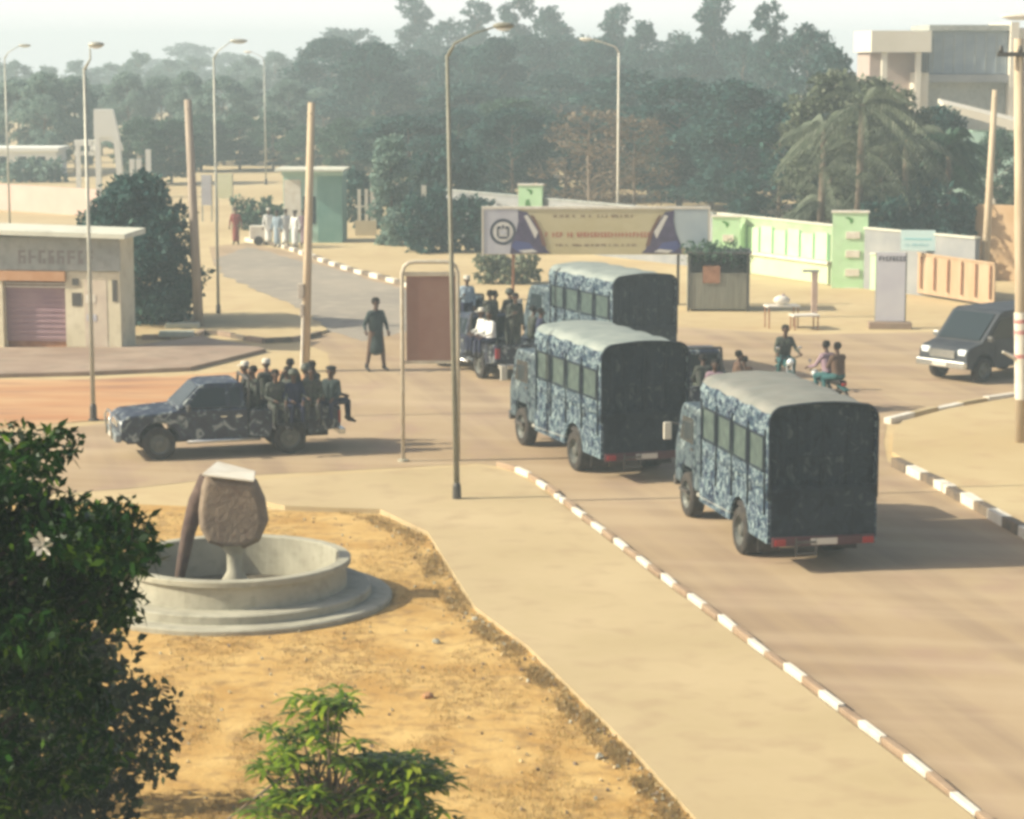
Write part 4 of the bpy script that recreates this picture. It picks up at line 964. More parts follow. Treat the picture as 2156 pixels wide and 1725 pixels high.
POSES = {
 'stand': body((0,0,.93),(0.0,0,1.36),(.02,0,1.64),((.02,.27,1.14),(.20,.22,1.0)),((-.02,-.30,1.13),(.18,-.36,1.02)),((.06,.15,.50),(.03,.20,.09),(.18,.22,.045)),((-.05,-.15,.50),(-.10,-.20,.09),(.05,-.22,.045)), robe=.38),
 'stand2': body((0,0,.93),(0,0,1.36),(.02,0,1.64),((-.02,.24,1.10),(.08,.22,.86)),((.0,-.25,1.10),(.20,-.16,1.20)),((.04,.10,.50),(0,.11,.09),(.15,.12,.045)),((-.03,-.10,.50),(-.06,-.11,.09),(.09,-.12,.045))),
 'boubou': body((0,0,.93),(0,0,1.36),(.02,0,1.64),((-.02,.26,1.12),(.06,.28,.9)),((0,-.26,1.12),(.06,-.28,.9)),((.04,.11,.50),(0,.11,.09),(.15,.12,.045)),((-.03,-.11,.50),(-.06,-.11,.09),(.09,-.12,.045)), robe=.62),
 'sit': body((0,0,.12),(.03,0,.54),(.06,0,.82),((.12,.25,.32),(.34,.17,.24)),((.10,-.25,.32),(.33,-.12,.26)),((.44,.13,.10),(.46,.14,-.34),(.60,.15,-.38)),((.43,-.13,.10),(.44,-.15,-.34),(.58,-.17,-.38))),
 'lean': body((0,0,.93),(.10,0,1.34),(.16,0,1.61),((.18,.24,1.10),(.40,.14,1.10)),((.16,-.24,1.10),(.38,-.18,1.12)),((.08,.12,.50),(0,.13,.09),(.15,.14,.045)),((.0,-.12,.50),(-.08,-.13,.09),(.07,-.14,.045))),
 'ride': body((0,0,.12),(.10,0,.52),(.17,0,.80),((.22,.27,.32),(.46,.29,.26)),((.22,-.27,.32),(.46,-.29,.26)),((.36,.18,.04),(.22,.20,-.36),(.36,.21,-.42)),((.36,-.18,.04),(.22,-.20,-.36),(.36,-.21,-.42))),
 'pillion': body((0,0,.12),(.05,0,.53),(.09,0,.81),((.16,.22,.34),(.34,.12,.30)),((.16,-.22,.34),(.34,-.12,.30)),((.36,.20,.04),(.24,.22,-.36),(.38,.23,-.42)),((.36,-.20,.04),(.24,-.22,-.36),(.38,-.23,-.42))),
}
HEADS = {'stand':(.02,0,1.64),'stand2':(.02,0,1.64),'boubou':(.02,0,1.64),'sit':(.06,0,.82),'lean':(.16,0,1.61),'ride':(.17,0,.80),'pillion':(.09,0,.81)}
PM = {}
m_hair = mat('black_hair', (.012,.010,.009), rough=.95)
m_helm = mat('dark_helmet', (.05,.06,.05), (.08,.09,.07), 8, .6); m_cap = mat('pale_cap', (.55,.52,.44), rough=.9)
def hat_mesh(kind):
    mb = MB()
    if kind == 'hair': mb.lathe([(.0,.125),(.055,.116),(.088,.085),(.101,.04),(.101,.0),(.092,-.025)], 16, (-.022,0,.03))
    elif kind == 'helmet': mb.lathe([(.0,.155),(.065,.143),(.11,.105),(.128,.045),(.135,-.005),(.118,-.005)], 18, (-.005,0,.03))
    elif kind == 'cap': mb.lathe([(.0,.135),(.09,.130),(.105,.09),(.10,.03)], 16, (-.01,0,.03)); mb.b2(.06,.17,-.07,.07,.055,.068)
    elif kind == 'beret': mb.lathe([(.0,.13),(.09,.125),(.135,.09),(.125,.06),(.10,.04)], 16, (-.01,.02,.03))
    me_o = mb.build('hatproto_'+kind, m_hair, smooth=True); me = me_o.data; bpy.data.objects.remove(me_o); return me
HM = {}
def person(pose, loc, rz, label, shirt=c_fat, trousers=c_fat, shoes=m_boot, hat='hair', hatm=None, group=None, scale=1.0):
    if pose not in PM: PM[pose] = person_mesh(POSES[pose], 'person_'+pose)
    o = bpy.data.objects.new('person', PM[pose]); col.objects.link(o); o.location = loc; o.rotation_euler = (0,0,rz); o.scale = (scale,)*3
    for i, m in enumerate((m_skin, shirt, trousers, shoes, m_eye)):
        o.material_slots[i].link = 'OBJECT'; o.material_slots[i].material = m
    tag(o, label, 'person', group)
    if hat not in HM: HM[hat] = hat_mesh(hat)
    h = bpy.data.objects.new(hat, HM[hat]); col.objects.link(h); setpar(h, o); h.location = HEADS[pose]
    h.material_slots[0].link = 'OBJECT'; h.material_slots[0].material = hatm or {'hair':m_hair,'helmet':m_helm,'cap':m_cap,'beret':c_black}[hat]
    return o

# ------------------------------------------------------------ wheels
def wheel(parent, x, y, r, wd, side, loc_mat=m_rim):
    """axis along Y; side = +1 outer face to +Y"""
    w_ = thing('wheel', None, None, (x,y,r)); del_keys(w_); setpar(w_, parent)
    prof = [(r*.62,-wd/2),(r*.9,-wd/2),(r*.985,-wd*.4),(r,-wd*.2),(r,wd*.2),(r*.985,wd*.4),(r*.9,wd/2),(r*.62,wd/2)]
    mb = MB(); mb.lathe(prof, 28, axis='y'); mb.build('tyre', m_rubber, w_, smooth=True)
    mb = MB(); a = side
    mb.lathe([(r*.63,wd/2*a),(r*.60,wd*.42*a),(r*.52,wd*.25*a),(r*.30,wd*.30*a),(r*.24,wd*.46*a),(r*.1,wd*.48*a),(0.001,wd*.48*a)], 20, axis='y')
    mb.lathe([(r*.63,-wd/2*a),(.001,-wd/2*a)], 16, axis='y'); mb.build('rim', loc_mat, w_, smooth=False)
    return w_
def del_keys(o):
    for k in ('label','category','group'):
        if k in o: del o[k]

# ------------------------------------------------------------ army truck; +X forward, origin at the middle of the rear edge on the ground
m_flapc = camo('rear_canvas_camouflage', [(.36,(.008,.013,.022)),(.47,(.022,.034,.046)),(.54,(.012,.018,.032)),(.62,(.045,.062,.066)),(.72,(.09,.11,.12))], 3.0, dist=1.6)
def make_truck(label, loc, rz, roofm=m_canvas, camom=m_camo, group='camouflaged canvas covered trucks'):
    t = thing('army_truck', label, 'truck', loc, rz, group)
    W = .98; H = 2.98; LB = 4.15; LT = 6.05; zb = .95
    # chassis
    mb = MB(); mb.b2(.1,LT-.3,-.42,-.32,.55,.72); mb.b2(.1,LT-.3,.32,.42,.55,.72)
    for x in (.2,1.2,2.4,3.6,4.9): mb.b2(x,x+.1,-.32,.32,.57,.70)
    mb.tube([(1.65,-.7,.45),(1.65,.7,.45)], .07, 8); mb.tube([(5.25,-.7,.45),(5.25,.7,.45)], .06, 8); mb.tube([(1.7,0,.5),(5,0,.55)], .05, 8)
    mb.b2(2.3,3.2,-.85,-.45,.5,.85); mb.b2(2.3,3.0,.45,.85,.5,.85); mb.build('chassis', m_under, t, bevel=.01)
    mb = MB(); mb.b2(.0,LB,-W+.06,W-.06,zb-.1,zb); mb.b2(LB-.06,LB,-W+.05,W-.05,zb,1.45)
    mb.build('load_bed', m_under, t)
    def wa(cx, r_, n=8): return [(cx+r_*math.cos(a_), .50+r_*math.sin(a_)) for a_ in [math.pi*i/n for i in range(n+1)]]
    sk_ = [(.0,1.42),(.0,.52)]+[(1.65-.56,.52)]+wa(1.65,.56)[::-1][1:-1]+[(1.65+.56,.52),(LB,.52),(LB,1.42)]
    for y in (-1,1):
        mb = MB(); mb.prism(sk_, y*W-(.05 if y > 0 else .012), y*W+(.05 if y < 0 else .012)); mb.build('side_panel', camom, t)
    # canvas cover: arched cross-section swept with sag between hoops
    prof = []
    zt = H; rr = .27; nb = 6
    prof.append((-W-.015,1.28))
    for z in (1.6,1.95,2.3): prof.append((-W-.015,z))
    for i in range(nb+1): a = math.pi-math.pi/2*i/nb; prof.append((-W-.015+rr+rr*math.cos(a), zt-.05-rr+rr*math.sin(a)))
    for i in range(1,8): u = i/8; prof.append((-(W+.015-rr)+2*(W+.015-rr)*u, zt-.05+.05*math.sin(math.pi*u)))
    for i in range(nb+1): a = math.pi/2-math.pi/2*i/nb; prof.append((W+.015-rr+rr*math.cos(a), zt-.05-rr+rr*math.sin(a)))
    for z in (2.3,1.95,1.6,1.28): prof.append((W+.015,z))
    nx = 34; vs = []; fs = []; ms = []; npf = len(prof); rnd = random.Random(hash(round(loc[0]*10)) % 1000)
    for i in range(nx+1):
        x = LB*i/nx; sag = math.sin(math.pi*4*i/nx)**2
        for j, (y, z) in enumerate(prof):
            top = max(0, min(1, (z-2.2)/.6)); sgn = -1 if y > 0 else 1
            vs.append((x, y+sgn*.018*sag*(1-top)+rnd.uniform(-.008,.008), z-.035*sag*top+rnd.uniform(-.006,.006)))
    for i in range(nx):
        for j in range(npf-1):
            fs.append((i*npf+j, (i+1)*npf+j, (i+1)*npf+j+1, i*npf+j+1)); ms.append(1 if (prof[j][1] > zt-.19 and prof[j+1][1] > zt-.19) else 0)
    mb = MB(); mb.v = vs; mb.f = fs; mb.m = ms; o = mb.build('canvas_cover', [camom, roofm], t, smooth=True)
    sd = o.modifiers.new('thick', 'SOLIDIFY'); sd.thickness = .025; sd.offset = -1
    # rear: dark flap set inside the rim, hoop, tailgate
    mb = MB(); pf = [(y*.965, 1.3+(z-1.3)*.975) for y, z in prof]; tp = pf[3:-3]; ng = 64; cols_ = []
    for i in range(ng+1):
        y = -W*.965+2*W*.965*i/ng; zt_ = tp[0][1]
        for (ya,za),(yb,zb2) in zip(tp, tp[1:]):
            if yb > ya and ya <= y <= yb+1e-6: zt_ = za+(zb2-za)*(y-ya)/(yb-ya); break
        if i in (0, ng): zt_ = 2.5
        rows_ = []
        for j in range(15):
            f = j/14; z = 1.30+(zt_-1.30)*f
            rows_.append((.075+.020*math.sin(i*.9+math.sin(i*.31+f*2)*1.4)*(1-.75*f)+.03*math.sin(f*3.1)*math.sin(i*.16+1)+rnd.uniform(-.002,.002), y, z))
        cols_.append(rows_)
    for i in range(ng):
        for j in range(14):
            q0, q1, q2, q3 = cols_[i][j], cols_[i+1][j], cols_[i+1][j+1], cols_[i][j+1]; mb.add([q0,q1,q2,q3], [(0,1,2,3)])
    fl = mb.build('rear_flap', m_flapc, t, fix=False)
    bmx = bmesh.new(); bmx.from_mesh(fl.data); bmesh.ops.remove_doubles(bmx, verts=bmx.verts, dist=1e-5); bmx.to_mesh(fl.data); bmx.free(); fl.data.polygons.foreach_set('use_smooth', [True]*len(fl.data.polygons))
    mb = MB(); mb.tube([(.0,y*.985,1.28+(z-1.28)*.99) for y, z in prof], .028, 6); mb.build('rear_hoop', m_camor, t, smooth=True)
    mb = MB()
    for y in (-.5,-.02,.46): mb.b2(.035,.058,y,y+.03,1.3,2.75)
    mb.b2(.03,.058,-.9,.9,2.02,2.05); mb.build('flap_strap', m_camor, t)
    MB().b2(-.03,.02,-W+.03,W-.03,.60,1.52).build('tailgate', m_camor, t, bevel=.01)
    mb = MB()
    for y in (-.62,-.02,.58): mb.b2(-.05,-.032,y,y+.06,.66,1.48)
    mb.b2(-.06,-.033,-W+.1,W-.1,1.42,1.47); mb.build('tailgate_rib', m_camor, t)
    mb = MB(); mb.b2(-.10,-.034,-W+.05,W-.05,.48,.64); mb.build('rear_bumper', mat('dark_red_bumper', (.10,.03,.035), (.06,.03,.035), 3, .6), t, bevel=.01)
    for y in (-1,1):
        o = MB().b2(-.135,-.102,y*.80-.10,y*.80+.10,.50,.61).build('tail_light', m_red, t, bevel=.008)
        MB().b2(.75,.78,y*.72-.20,y*.72+.20,.22,.60).build('mud_flap', m_rubber, t)
    MB().b2(-.12,-.101,-.24,.24,.50,.61).build('number_plate', m_plate, t)
    mb = MB()
    for z in (.35,.55): mb.b2(-.14,-.08,.15,.5,z-.02,z+.02)
    mb.b2(-.12,-.09,.13,.16,.3,.63); mb.b2(-.12,-.09,.49,.52,.3,.63); mb.build('step', m_dsteel, t)
    # side openings in the cover
    for y in (-1,1):
        for i in range(4):
            x0 = .28+i*.96
            f = MB().b2(x0,x0+.74,y*(W+.012)-.012,y*(W+.012)+.012,1.78,2.34).build('side_window', mat('murky_green_plastic', (.03,.05,.05), (.085,.12,.105), 5, .5), t)
            g = MB(); q = y*(W+.03)
            g.b2(x0-.03,x0+.77,q-.012,q+.012,2.34,2.38); g.b2(x0-.03,x0+.77,q-.012,q+.012,1.74,1.78); g.b2(x0-.03,x0,q-.012,q+.012,1.78,2.34); g.b2(x0+.74,x0+.77,q-.012,q+.012,1.78,2.34); g.build('frame', m_camor, f)
        for i in range(5): x = .18+i*.96; MB().b2(x-.02,x+.02,y*(W+.03)-.01,y*(W+.03)+.01,1.0,2.5).build('tie_strap', m_camor, t)
    for y in (-1,1): MB().tube([(2.2,y*.95,.66),(4.35,y*.95,.60)], .045, 8).build('side_rail', m_galv, t, smooth=True)
    # cab
    cp = [(4.22,.62),(4.80,.62),(4.86,.98),(5.06,1.08),(5.42,1.08),(5.60,.98),(5.66,.62),(6.03,.60),(6.05,1.25),(5.98,1.45),(5.66,2.10),(5.50,2.22),(4.30,2.25),(4.22,2.18)]
    mb = MB(); mb.prism(cp, -.94, .94); mb.build('cab', m_camod, t, bevel=.06)
    mb = MB(); n_ = Vector((.65,0,.32)).normalized()
    mb.add([(6.0,-.80,1.44),(6.0,.80,1.44),(5.70,.76,2.06),(5.70,-.76,2.06),(5.97,-.80,1.43),(5.97,.80,1.43),(5.67,.76,2.05),(5.67,-.76,2.05)], [(0,1,2,3),(4,7,6,5),(0,4,5,1),(1,5,6,2),(2,6,7,3),(3,7,4,0)])
    mb.build('windscreen', m_glass, t)
    for y in (-1,1):
        dr = MB(); dr.prism([(4.62,1.02),(5.55,1.02),(5.75,1.3),(5.74,1.48),(5.52,2.06),(4.62,2.08)], y*.94-.012*(y < 0), y*.94+.012*(y > 0)); dd = dr.build('door', m_camod, t)
        MB().prism([(4.72,1.50),(5.62,1.50),(5.44,1.98),(4.72,2.0)], y*.955-.006, y*.955+.006).build('window', m_glass, dd)
        MB().b2(4.72,4.86,y*.962-.015,y*.962+.015,1.38,1.42).build('handle', m_dsteel, dd)
        mr = MB(); mr.tube([(5.7,y*.94,1.75),(5.78,y*1.14,1.8),(5.78,y*1.16,1.55)], .014, 6); q = mr.build('mirror_arm', m_dsteel, t)
        MB().box((5.78,y*1.17,1.62), (.05,.16,.34)).build('mirror', m_white if y > 0 else m_dsteel, t, bevel=.015)
        MB().box((6.06,y*.68,.92), (.05,.26,.2)).build('headlight', m_lamp, t, bevel=.03)
        MB().b2(4.95,5.5,y*.96-.05,y*.96+.05,.5,.56).build('footstep', m_dsteel, t)
    MB().b2(6.04,6.07,-.5,.5,.85,1.2).build('grille', m_dsteel, t); MB().b2(6.0,6.14,-.94,.94,.5,.7).build('front_bumper', m_dsteel, t, bevel=.02)
    for x, y in ((1.65,.78),(1.65,-.78),(5.25,.80),(5.25,-.80)): wheel(t, x, y, .44, .28 if x > 3 else .42, 1 if y > 0 else -1)
    return t
def left_rear(px, d, a, W=.98):
    """origin (rear middle) so that the rear left corner shows at px"""
    c = D(px, d); return Vector((c.x+W*math.cos(a), c.y+W*math.sin(a), 0))
aA, aB, aC = R(12), R(19), R(24)
pA = left_rear(1616, 40.3, aA); TA = make_truck('nearest camouflaged canvas truck seen from behind, green netting on its side', pA, math.pi/2+aA)
pB = left_rear(1266, 49.0, aB); TB = dup(TA, pB, math.pi/2+aB, 'middle camouflaged truck turning left behind the nearest one')
pC = left_rear(1290, 64.4, aC); TC = dup(TA, pC, math.pi/2+aC, 'furthest camouflaged truck, pale roofed, under the billboard')
for T, rm in ((TB, m_canvasp), (TC, m_canvasp)):
    for ch in children(T):
        if ch.name.startswith('canvas_cover'): ch.material_slots[1].link = 'OBJECT'; ch.material_slots[1].material = rm

# ------------------------------------------------------------ pickup; +X forward, origin under the rear axle
def make_pickup(label, loc, rz, pm=m_camop, group='army pickups carrying soldiers'):
    t = thing('pickup', label, 'pickup', loc, rz, group)
    r = .39; wb = 3.10; W = .87
    def archpts(cx, r_, z0, n=8): return [(cx+r_*math.cos(a), z0+r_*math.sin(a)) for a in [math.pi-math.pi*i/n for i in range(n+1)]]
    prof = [(1.10,.45)]+[(2.35,.45)]+[(p[0],p[1]) for p in archpts(wb,.47,.42)]+[(3.85,.45),(3.98,.52),(4.0,.78),(3.95,.98),(3.80,1.06),(2.70,1.14),(2.45,1.16),(1.0,1.16),(1.0,.45)]
    mb = MB(); mb.prism(prof[1:]+[prof[0]], -W, W); mb.build('body', pm, t, bevel=.035)
    # bed
    sidep = [(.60,.50),(.60,1.10),(-1.18,1.10),(-1.18,.58),(-.62,.52)]+list(reversed([(p[0],p[1]) for p in archpts(0,.47,.40)]))[::-1][::-1]
    sp_ = [(.98,.50),(.98,1.10),(-1.18,1.10),(-1.18,.58),(-.60,.50)]+archpts(0,.47,.42)
    for y in (-1,1):
        mb = MB(); mb.prism(sp_, y*W-(.07 if y > 0 else 0), y*W+(.07 if y < 0 else 0)); mb.build('bed_side', pm, t, bevel=.02)
    MB().b2(-1.14,.98,-W+.072,W-.072,.68,.74).build('bed_floor', m_under, t)
    mb = MB(); mb.b2(-1.23,-1.185,-W+.04,W-.04,.60,1.10); tg = mb.build('tailgate', pm, t, bevel=.012)
    MB().b2(-1.25,-1.232,-.12,.12,.92,.98).build('handle', m_dsteel, tg)
    # greenhouse (double cab)
    gh = [(1.04,1.165),(2.66,1.165),(2.10,1.70),(1.95,1.745),(1.20,1.75),(1.08,1.70)]
    vs = []; n = len(gh)
    for y in (-1,1):
        for x, z in gh: vs.append((x, y*(W-.03-(z-1.165)*.26), z))
    fs = [tuple(range(n)), tuple(reversed(range(n,2*n)))]+[((i+1)%n,i,n+i,n+(i+1)%n) for i in range(n)]
    mb = MB(); mb.add(vs, fs); mb.build('cab', pm, t, bevel=.03)
    def yy(z): return W-.03-(z-1.165)*.26
    mb = MB(); e = .012
    pts = [(2.60,1.205),(2.13,1.675)]; vs = []
    for x, z in pts:
        for y in (-1,1): vs.append((x+.018, y*(yy(z)-.09), z+.018))
    for x, z in pts:
        for y in (-1,1): vs.append((x-.01, y*(yy(z)-.09), z-.01))
    mb.add(vs, [(0,1,3,2),(4,6,7,5),(0,4,5,1),(2,3,7,6),(0,2,6,4),(1,5,7,3)]); mb.build('windscreen', m_glass, t)
    mb = MB(); mb.b2(1.02,1.07,-.62,.62,1.25,1.62); mb.build('rear_window', m_glass, t)
    for y in (-1,1):
        for x0, x1, xs in ((1.16,1.42,0),(1.52,2.44,.36)):
            dr = MB(); dr.b2(x0-.06,x1+.02 if xs == 0 else x1,y*W-.008,y*W+.010,.55,1.13); dd = dr.build('door', pm, t, bevel=.006)
            g = MB(); za, zb_ = 1.205, 1.63
            q = [(x0,za),(x1,za),(x1-xs,zb_),(x0,zb_)]
            g.add([(x,y*(yy(z)+.008),z) for x,z in q]+[(x,y*(yy(z)-.01),z) for x,z in q], [(0,1,2,3),(4,7,6,5),(0,4,5,1),(1,5,6,2),(2,6,7,3),(3,7,4,0)]); g.build('window', m_glass, dd)
            MB().box((x0+.06,y*(W+.02),.98), (.15,.03,.035)).build('handle', m_chrome, dd)
        MB().box((2.42,y*(W+.13),1.22), (.09,.20,.15)).build('mirror', m_dsteel, t, bevel=.03)
        MB().tube([(.72,y*(W+.04),.42),(2.45,y*(W+.04),.42)], .045, 8).build('running_board', m_chrome, t, smooth=True)
        MB().box((3.92,y*.68,.86), (.12,.30,.17)).build('headlight', m_lamp, t, bevel=.04)
        MB().box((4.01,y*.66,.60), (.05,.16,.11)).build('fog_light', m_lamp, t, bevel=.02)
        MB().box((-1.20,y*(W-.07),.86), (.07,.13,.30)).build('tail_light', m_red, t, bevel=.01)
        MB().tube([(.98,y*.74,1.1),(.94,y*.70,1.80)], .035, 8).build('roll_bar', m_dsteel, t)
    MB().tube([(.94,-.70,1.80),(.94,.70,1.80)], .035, 8).build('roll_bar', m_dsteel, t)
    MB().b2(3.97,4.03,-.50,.50,.76,.95).build('grille', m_chrome, t, bevel=.012)
    MB().b2(3.96,4.12,-.86,.86,.46,.66).build('front_bumper', mat('grey_bumper', (.20,.22,.22), rough=.5), t, bevel=.04)
    mb = MB(); mb.tube([(4.14,-.45,.5),(4.18,-.43,.95),(4.12,-.35,1.08),(4.12,.35,1.08),(4.18,.43,.95),(4.14,.45,.5)], .03, 8); mb.build('bull_bar', m_chrome, t, smooth=True)
    MB().b2(-1.36,-1.2,-.80,.80,.42,.56).build('rear_bumper', m_chrome, t, bevel=.02)
    MB().b2(-1.375,-1.362,-.26,.26,.44,.55).build('number_plate', m_plate, t)
    MB().b2(4.122,4.135,-.26,.26,.5,.6).build('number_plate', m_plate, t)
    mb = MB(); mb.b2(-1.0,3.8,-.5,-.4,.36,.5); mb.b2(-1.0,3.8,.4,.5,.36,.5); mb.tube([(0,-.7,.39),(0,.7,.39)], .06, 8); mb.tube([(wb,-.7,.39),(wb,.7,.39)], .06, 8); mb.b2(-.9,3.6,-.4,.4,.40,.55); mb.build('chassis', m_under, t)
    for x, y in ((0,.77),(0,-.77),(wb,.77),(wb,-.77)): wheel(t, x, y, r, .24, 1 if y > 0 else -1)
    return t
def plc(t, lx, ly, lz=0):
    a = t.rotation_euler.z; return Vector((t.location.x+lx*math.cos(a)-ly*math.sin(a), t.location.y+lx*math.sin(a)+ly*math.cos(a), lz))
rz1 = R(180+17); q = G(612,957); 
p1 = Vector((q.x-.77*math.sin(rz1)*-1*-1, q.y+.77*math.cos(rz1)*-1*-1*-1, 0))
# near side is the vehicle's left (+Y local); rear axle middle sits .85 behind the near wheel
p1 = Vector((q.x+.85*math.sin(rz1), q.y-.85*math.cos(rz1), 0))
PK = make_pickup('dark camouflaged pickup full of soldiers driving left past the fountain', p1, rz1)
PK.scale = (.95,.95,.95)
GS = 'soldiers riding in the left pickup'
def crew(t, items, group):
    for (lx,ly,lz,face,pose,hat,sh,lb) in items:
        p = plc(t, lx, ly, lz); person(pose, p, t.rotation_euler.z+R(face), lb, shirt=sh, trousers=c_fat if sh is c_fat else c_navy, hat=hat, group=group, scale=.95)
crew(PK, [
 (.70,.30,1.05,20,'sit','hair',c_fat,'soldier leaning on the cab roof of the left pickup, nearest the cab'),
 (.72,-.45,1.05,-15,'sit','cap',c_fat,'soldier in a pale cap behind the cab of the left pickup'),
 (.32,.76,1.02,95,'sit','hair',c_fat,'bareheaded soldier seated at the front of the near bed side'),
 (-.10,.76,1.0,90,'sit','helmet',c_navy,'helmeted soldier in navy seated mid way on the near bed side'),
 (-.52,.76,1.05,80,'sit','hair',c_fat,'bareheaded soldier seated third along the near bed side'),
 (-1.0,.62,1.02,60,'sit','beret',c_green,'soldier with a beret at the rear near corner of the left pickup'),
 (.2,-.74,1.05,-85,'sit','cap',c_fat,'soldier in a pale cap on the far bed side, towards the cab'),
 (-.35,-.74,1.05,-95,'sit','hair',c_green,'soldier in grey green on the far bed side, middle'),
 (-.85,-.60,1.0,-60,'sit','hair',c_fat,'soldier at the rear far corner of the left pickup'),
 (.62,.0,1.02,0,'sit','hair',c_navy,'soldier in navy in the middle of the bed just behind the cab'),
 (-.15,.05,.98,20,'sit','hair',c_fat,'soldier squeezed in the centre of the left pickup bed'),
 (-.60,.05,1.0,-30,'sit','helmet',c_fat,'helmeted soldier in the centre rear of the left pickup bed'),
 (-1.10,.0,.95,180,'sit','hair',c_navy,'soldier in navy perched on the tailgate of the left pickup')], GS)
# two pickups beyond, and one hidden beyond the nearest truck
q = G(1008,806); a2 = R(90+24); P2 = dup(PK, (q.x+.75,q.y+1.2,0), a2, 'army pickup seen from behind between the signboard and the middle truck')
crew(P2, [(.3,.3,.74,0,'lean','hair',c_fat,'soldier standing behind the cab of the pickup beside the signboard, left one'),
 (.3,-.3,.74,0,'lean','helmet',c_fat,'helmeted soldier standing behind the cab of the pickup beside the signboard'),
 (-.1,.74,1.05,90,'sit','cap',c_white,'person in a white shirt seated on the left side of the pickup bed'),
 (-.65,.74,1.05,95,'sit','hair',c_white,'person in white at the rear left corner of the pickup beside the signboard'),
 (-.1,-.74,1.05,-90,'sit','hair',c_fat,'soldier seated on the right bed side of the pickup beside the signboard'),
 (-.7,-.70,1.05,-100,'sit','hair',c_navy,'soldier in navy at the rear right of the pickup beside the signboard'),
 (-.85,.1,.74,180,'stand2','hair',c_fat,'soldier standing at the tailgate of the pickup beside the signboard')], 'soldiers riding in the pickup beside the signboard')
q = G(985,772); P3 = dup(PK, (q.x-.1,q.y+2.8,0), R(90+10), 'pale teal pickup mostly hidden behind the signboard and its neighbour')
for ch in children(P3):
    if ch.name.split('.')[0] in ('body','bed_side','tailgate','cab'):
        ch.material_slots[0].link = 'OBJECT'; ch.material_slots[0].material = m_camo
crew(P3, [(.3,.35,.74,0,'lean','hair',c_fat,'soldier standing behind the cab of the teal pickup'),(-.5,-.74,1.05,-90,'sit','hair',c_brown,'person in brown seated on the teal pickup bed'),(-.8,.1,.74,180,'stand2','cap',c_blue,'person in pale blue standing at the tailgate of the teal pickup')], 'people riding in the teal pickup')
q = D(1478,57.5); P4 = dup(PK, (q.x,q.y,0), R(90+8), 'dark pickup with men aboard partly hidden beyond the nearest truck')
crew(P4, [(-.5,-.74,.90,-90,'sit','hair',c_brown,'man seated on the bed side of the pickup beyond the nearest truck'),(-.9,-.1,.74,170,'sit','hair',c_pink,'man crouching at the tailgate of the pickup beyond the nearest truck'),(.35,-.1,.72,0,'sit','hair',c_fat,'man sitting low against the cab of the pickup beyond the nearest truck')], 'men aboard the pickup beyond the nearest truck')
p = D(1566,58.0); person('stand2', (p.x,p.y-.0,-.0), R(100), 'man whose head shows just above the nearest truck roof', shirt=c_brown, trousers=c_navy, scale=.88)
# ------------------------------------------------------------ van at the right
q = G(2040,800); rzv = R(180+38)
t = thing('van', 'dark parked van with a chrome front bar facing left', 'van', (q.x+1.85,q.y+1.7,0), rzv)
m_van = mat('dark_van_paint', (.03,.035,.045), (.05,.055,.06), 3, .5, spec=.25)
W = .86; vp = [(-1.6,.38),(-.02-.42,.38)]+[(-.0+.42*math.cos(a),.38+.42*math.sin(a)) for a in [math.pi-math.pi*i/8 for i in range(9)]]+[(2.2,.38)]+[(2.65+.42*math.cos(a),.38+.42*math.sin(a)) for a in [math.pi-math.pi*i/8 for i in range(9)]]+[(3.25,.40),(3.38,.6),(3.36,.86),(3.22,.98),(2.75,1.10),(2.05,1.86),(1.85,1.93),(-1.35,1.95),(-1.55,1.85),(-1.65,1.0)]
MB().prism(vp, -W, W).build('body', m_van, t, bevel=.05)
vs = []; 
for x, z in ((2.72,1.15),(2.08,1.83)):
    for y in (-.72,.72): vs.append((x+.02,y,z+.02))
for x, z in ((2.72,1.15),(2.08,1.83)):
    for y in (-.72,.72): vs.append((x-.01,y,z-.01))
mb = MB(); mb.add(vs, [(0,1,3,2),(4,6,7,5),(0,4,5,1),(2,3,7,6),(0,2,6,4),(1,5,7,3)]); mb.build('windscreen', m_glass, t)
for y in (-1,1):
    dd = MB().b2(1.2,2.2,y*W-.006,y*W+.008,.5,1.12).build('door', m_van, t, bevel=.004)
    MB().prism([(1.25,1.18),(2.48,1.18),(2.02,1.72),(1.25,1.74)], y*W-.006, y*W+.01).build('window', m_glass, dd)
    MB().box((1.32,y*(W+.02),1.02), (.15,.03,.035)).build('handle', m_chrome, dd)
    MB().b2(.1,1.12,y*W-.006,y*W+.01,1.18,1.72).build('window', m_glass, t); MB().b2(-1.4,0,y*W-.006,y*W+.01,1.18,1.72).build('window', m_glass, t)
    MB().box((3.30,y*.66,.84), (.14,.32,.2)).build('headlight', m_lamp, t, bevel=.05)
    MB().box((2.55,y*(W+.12),1.2), (.1,.2,.16)).build('mirror', m_chrome if y < 0 else m_dsteel, t, bevel=.03)
MB().b2(3.37,3.42,-.45,.45,.68,.9).build('grille', m_chrome, t); MB().b2(3.36,3.50,-.88,.88,.42,.62).build('front_bumper', m_chrome, t, bevel=.03)
MB().b2(3.502,3.515,-.25,.25,.46,.57).build('number_plate', m_plate, t)
for x in (0,2.65):
    for y in (-.76,.76): wheel(t, x, y, .34, .22, 1 if y > 0 else -1)

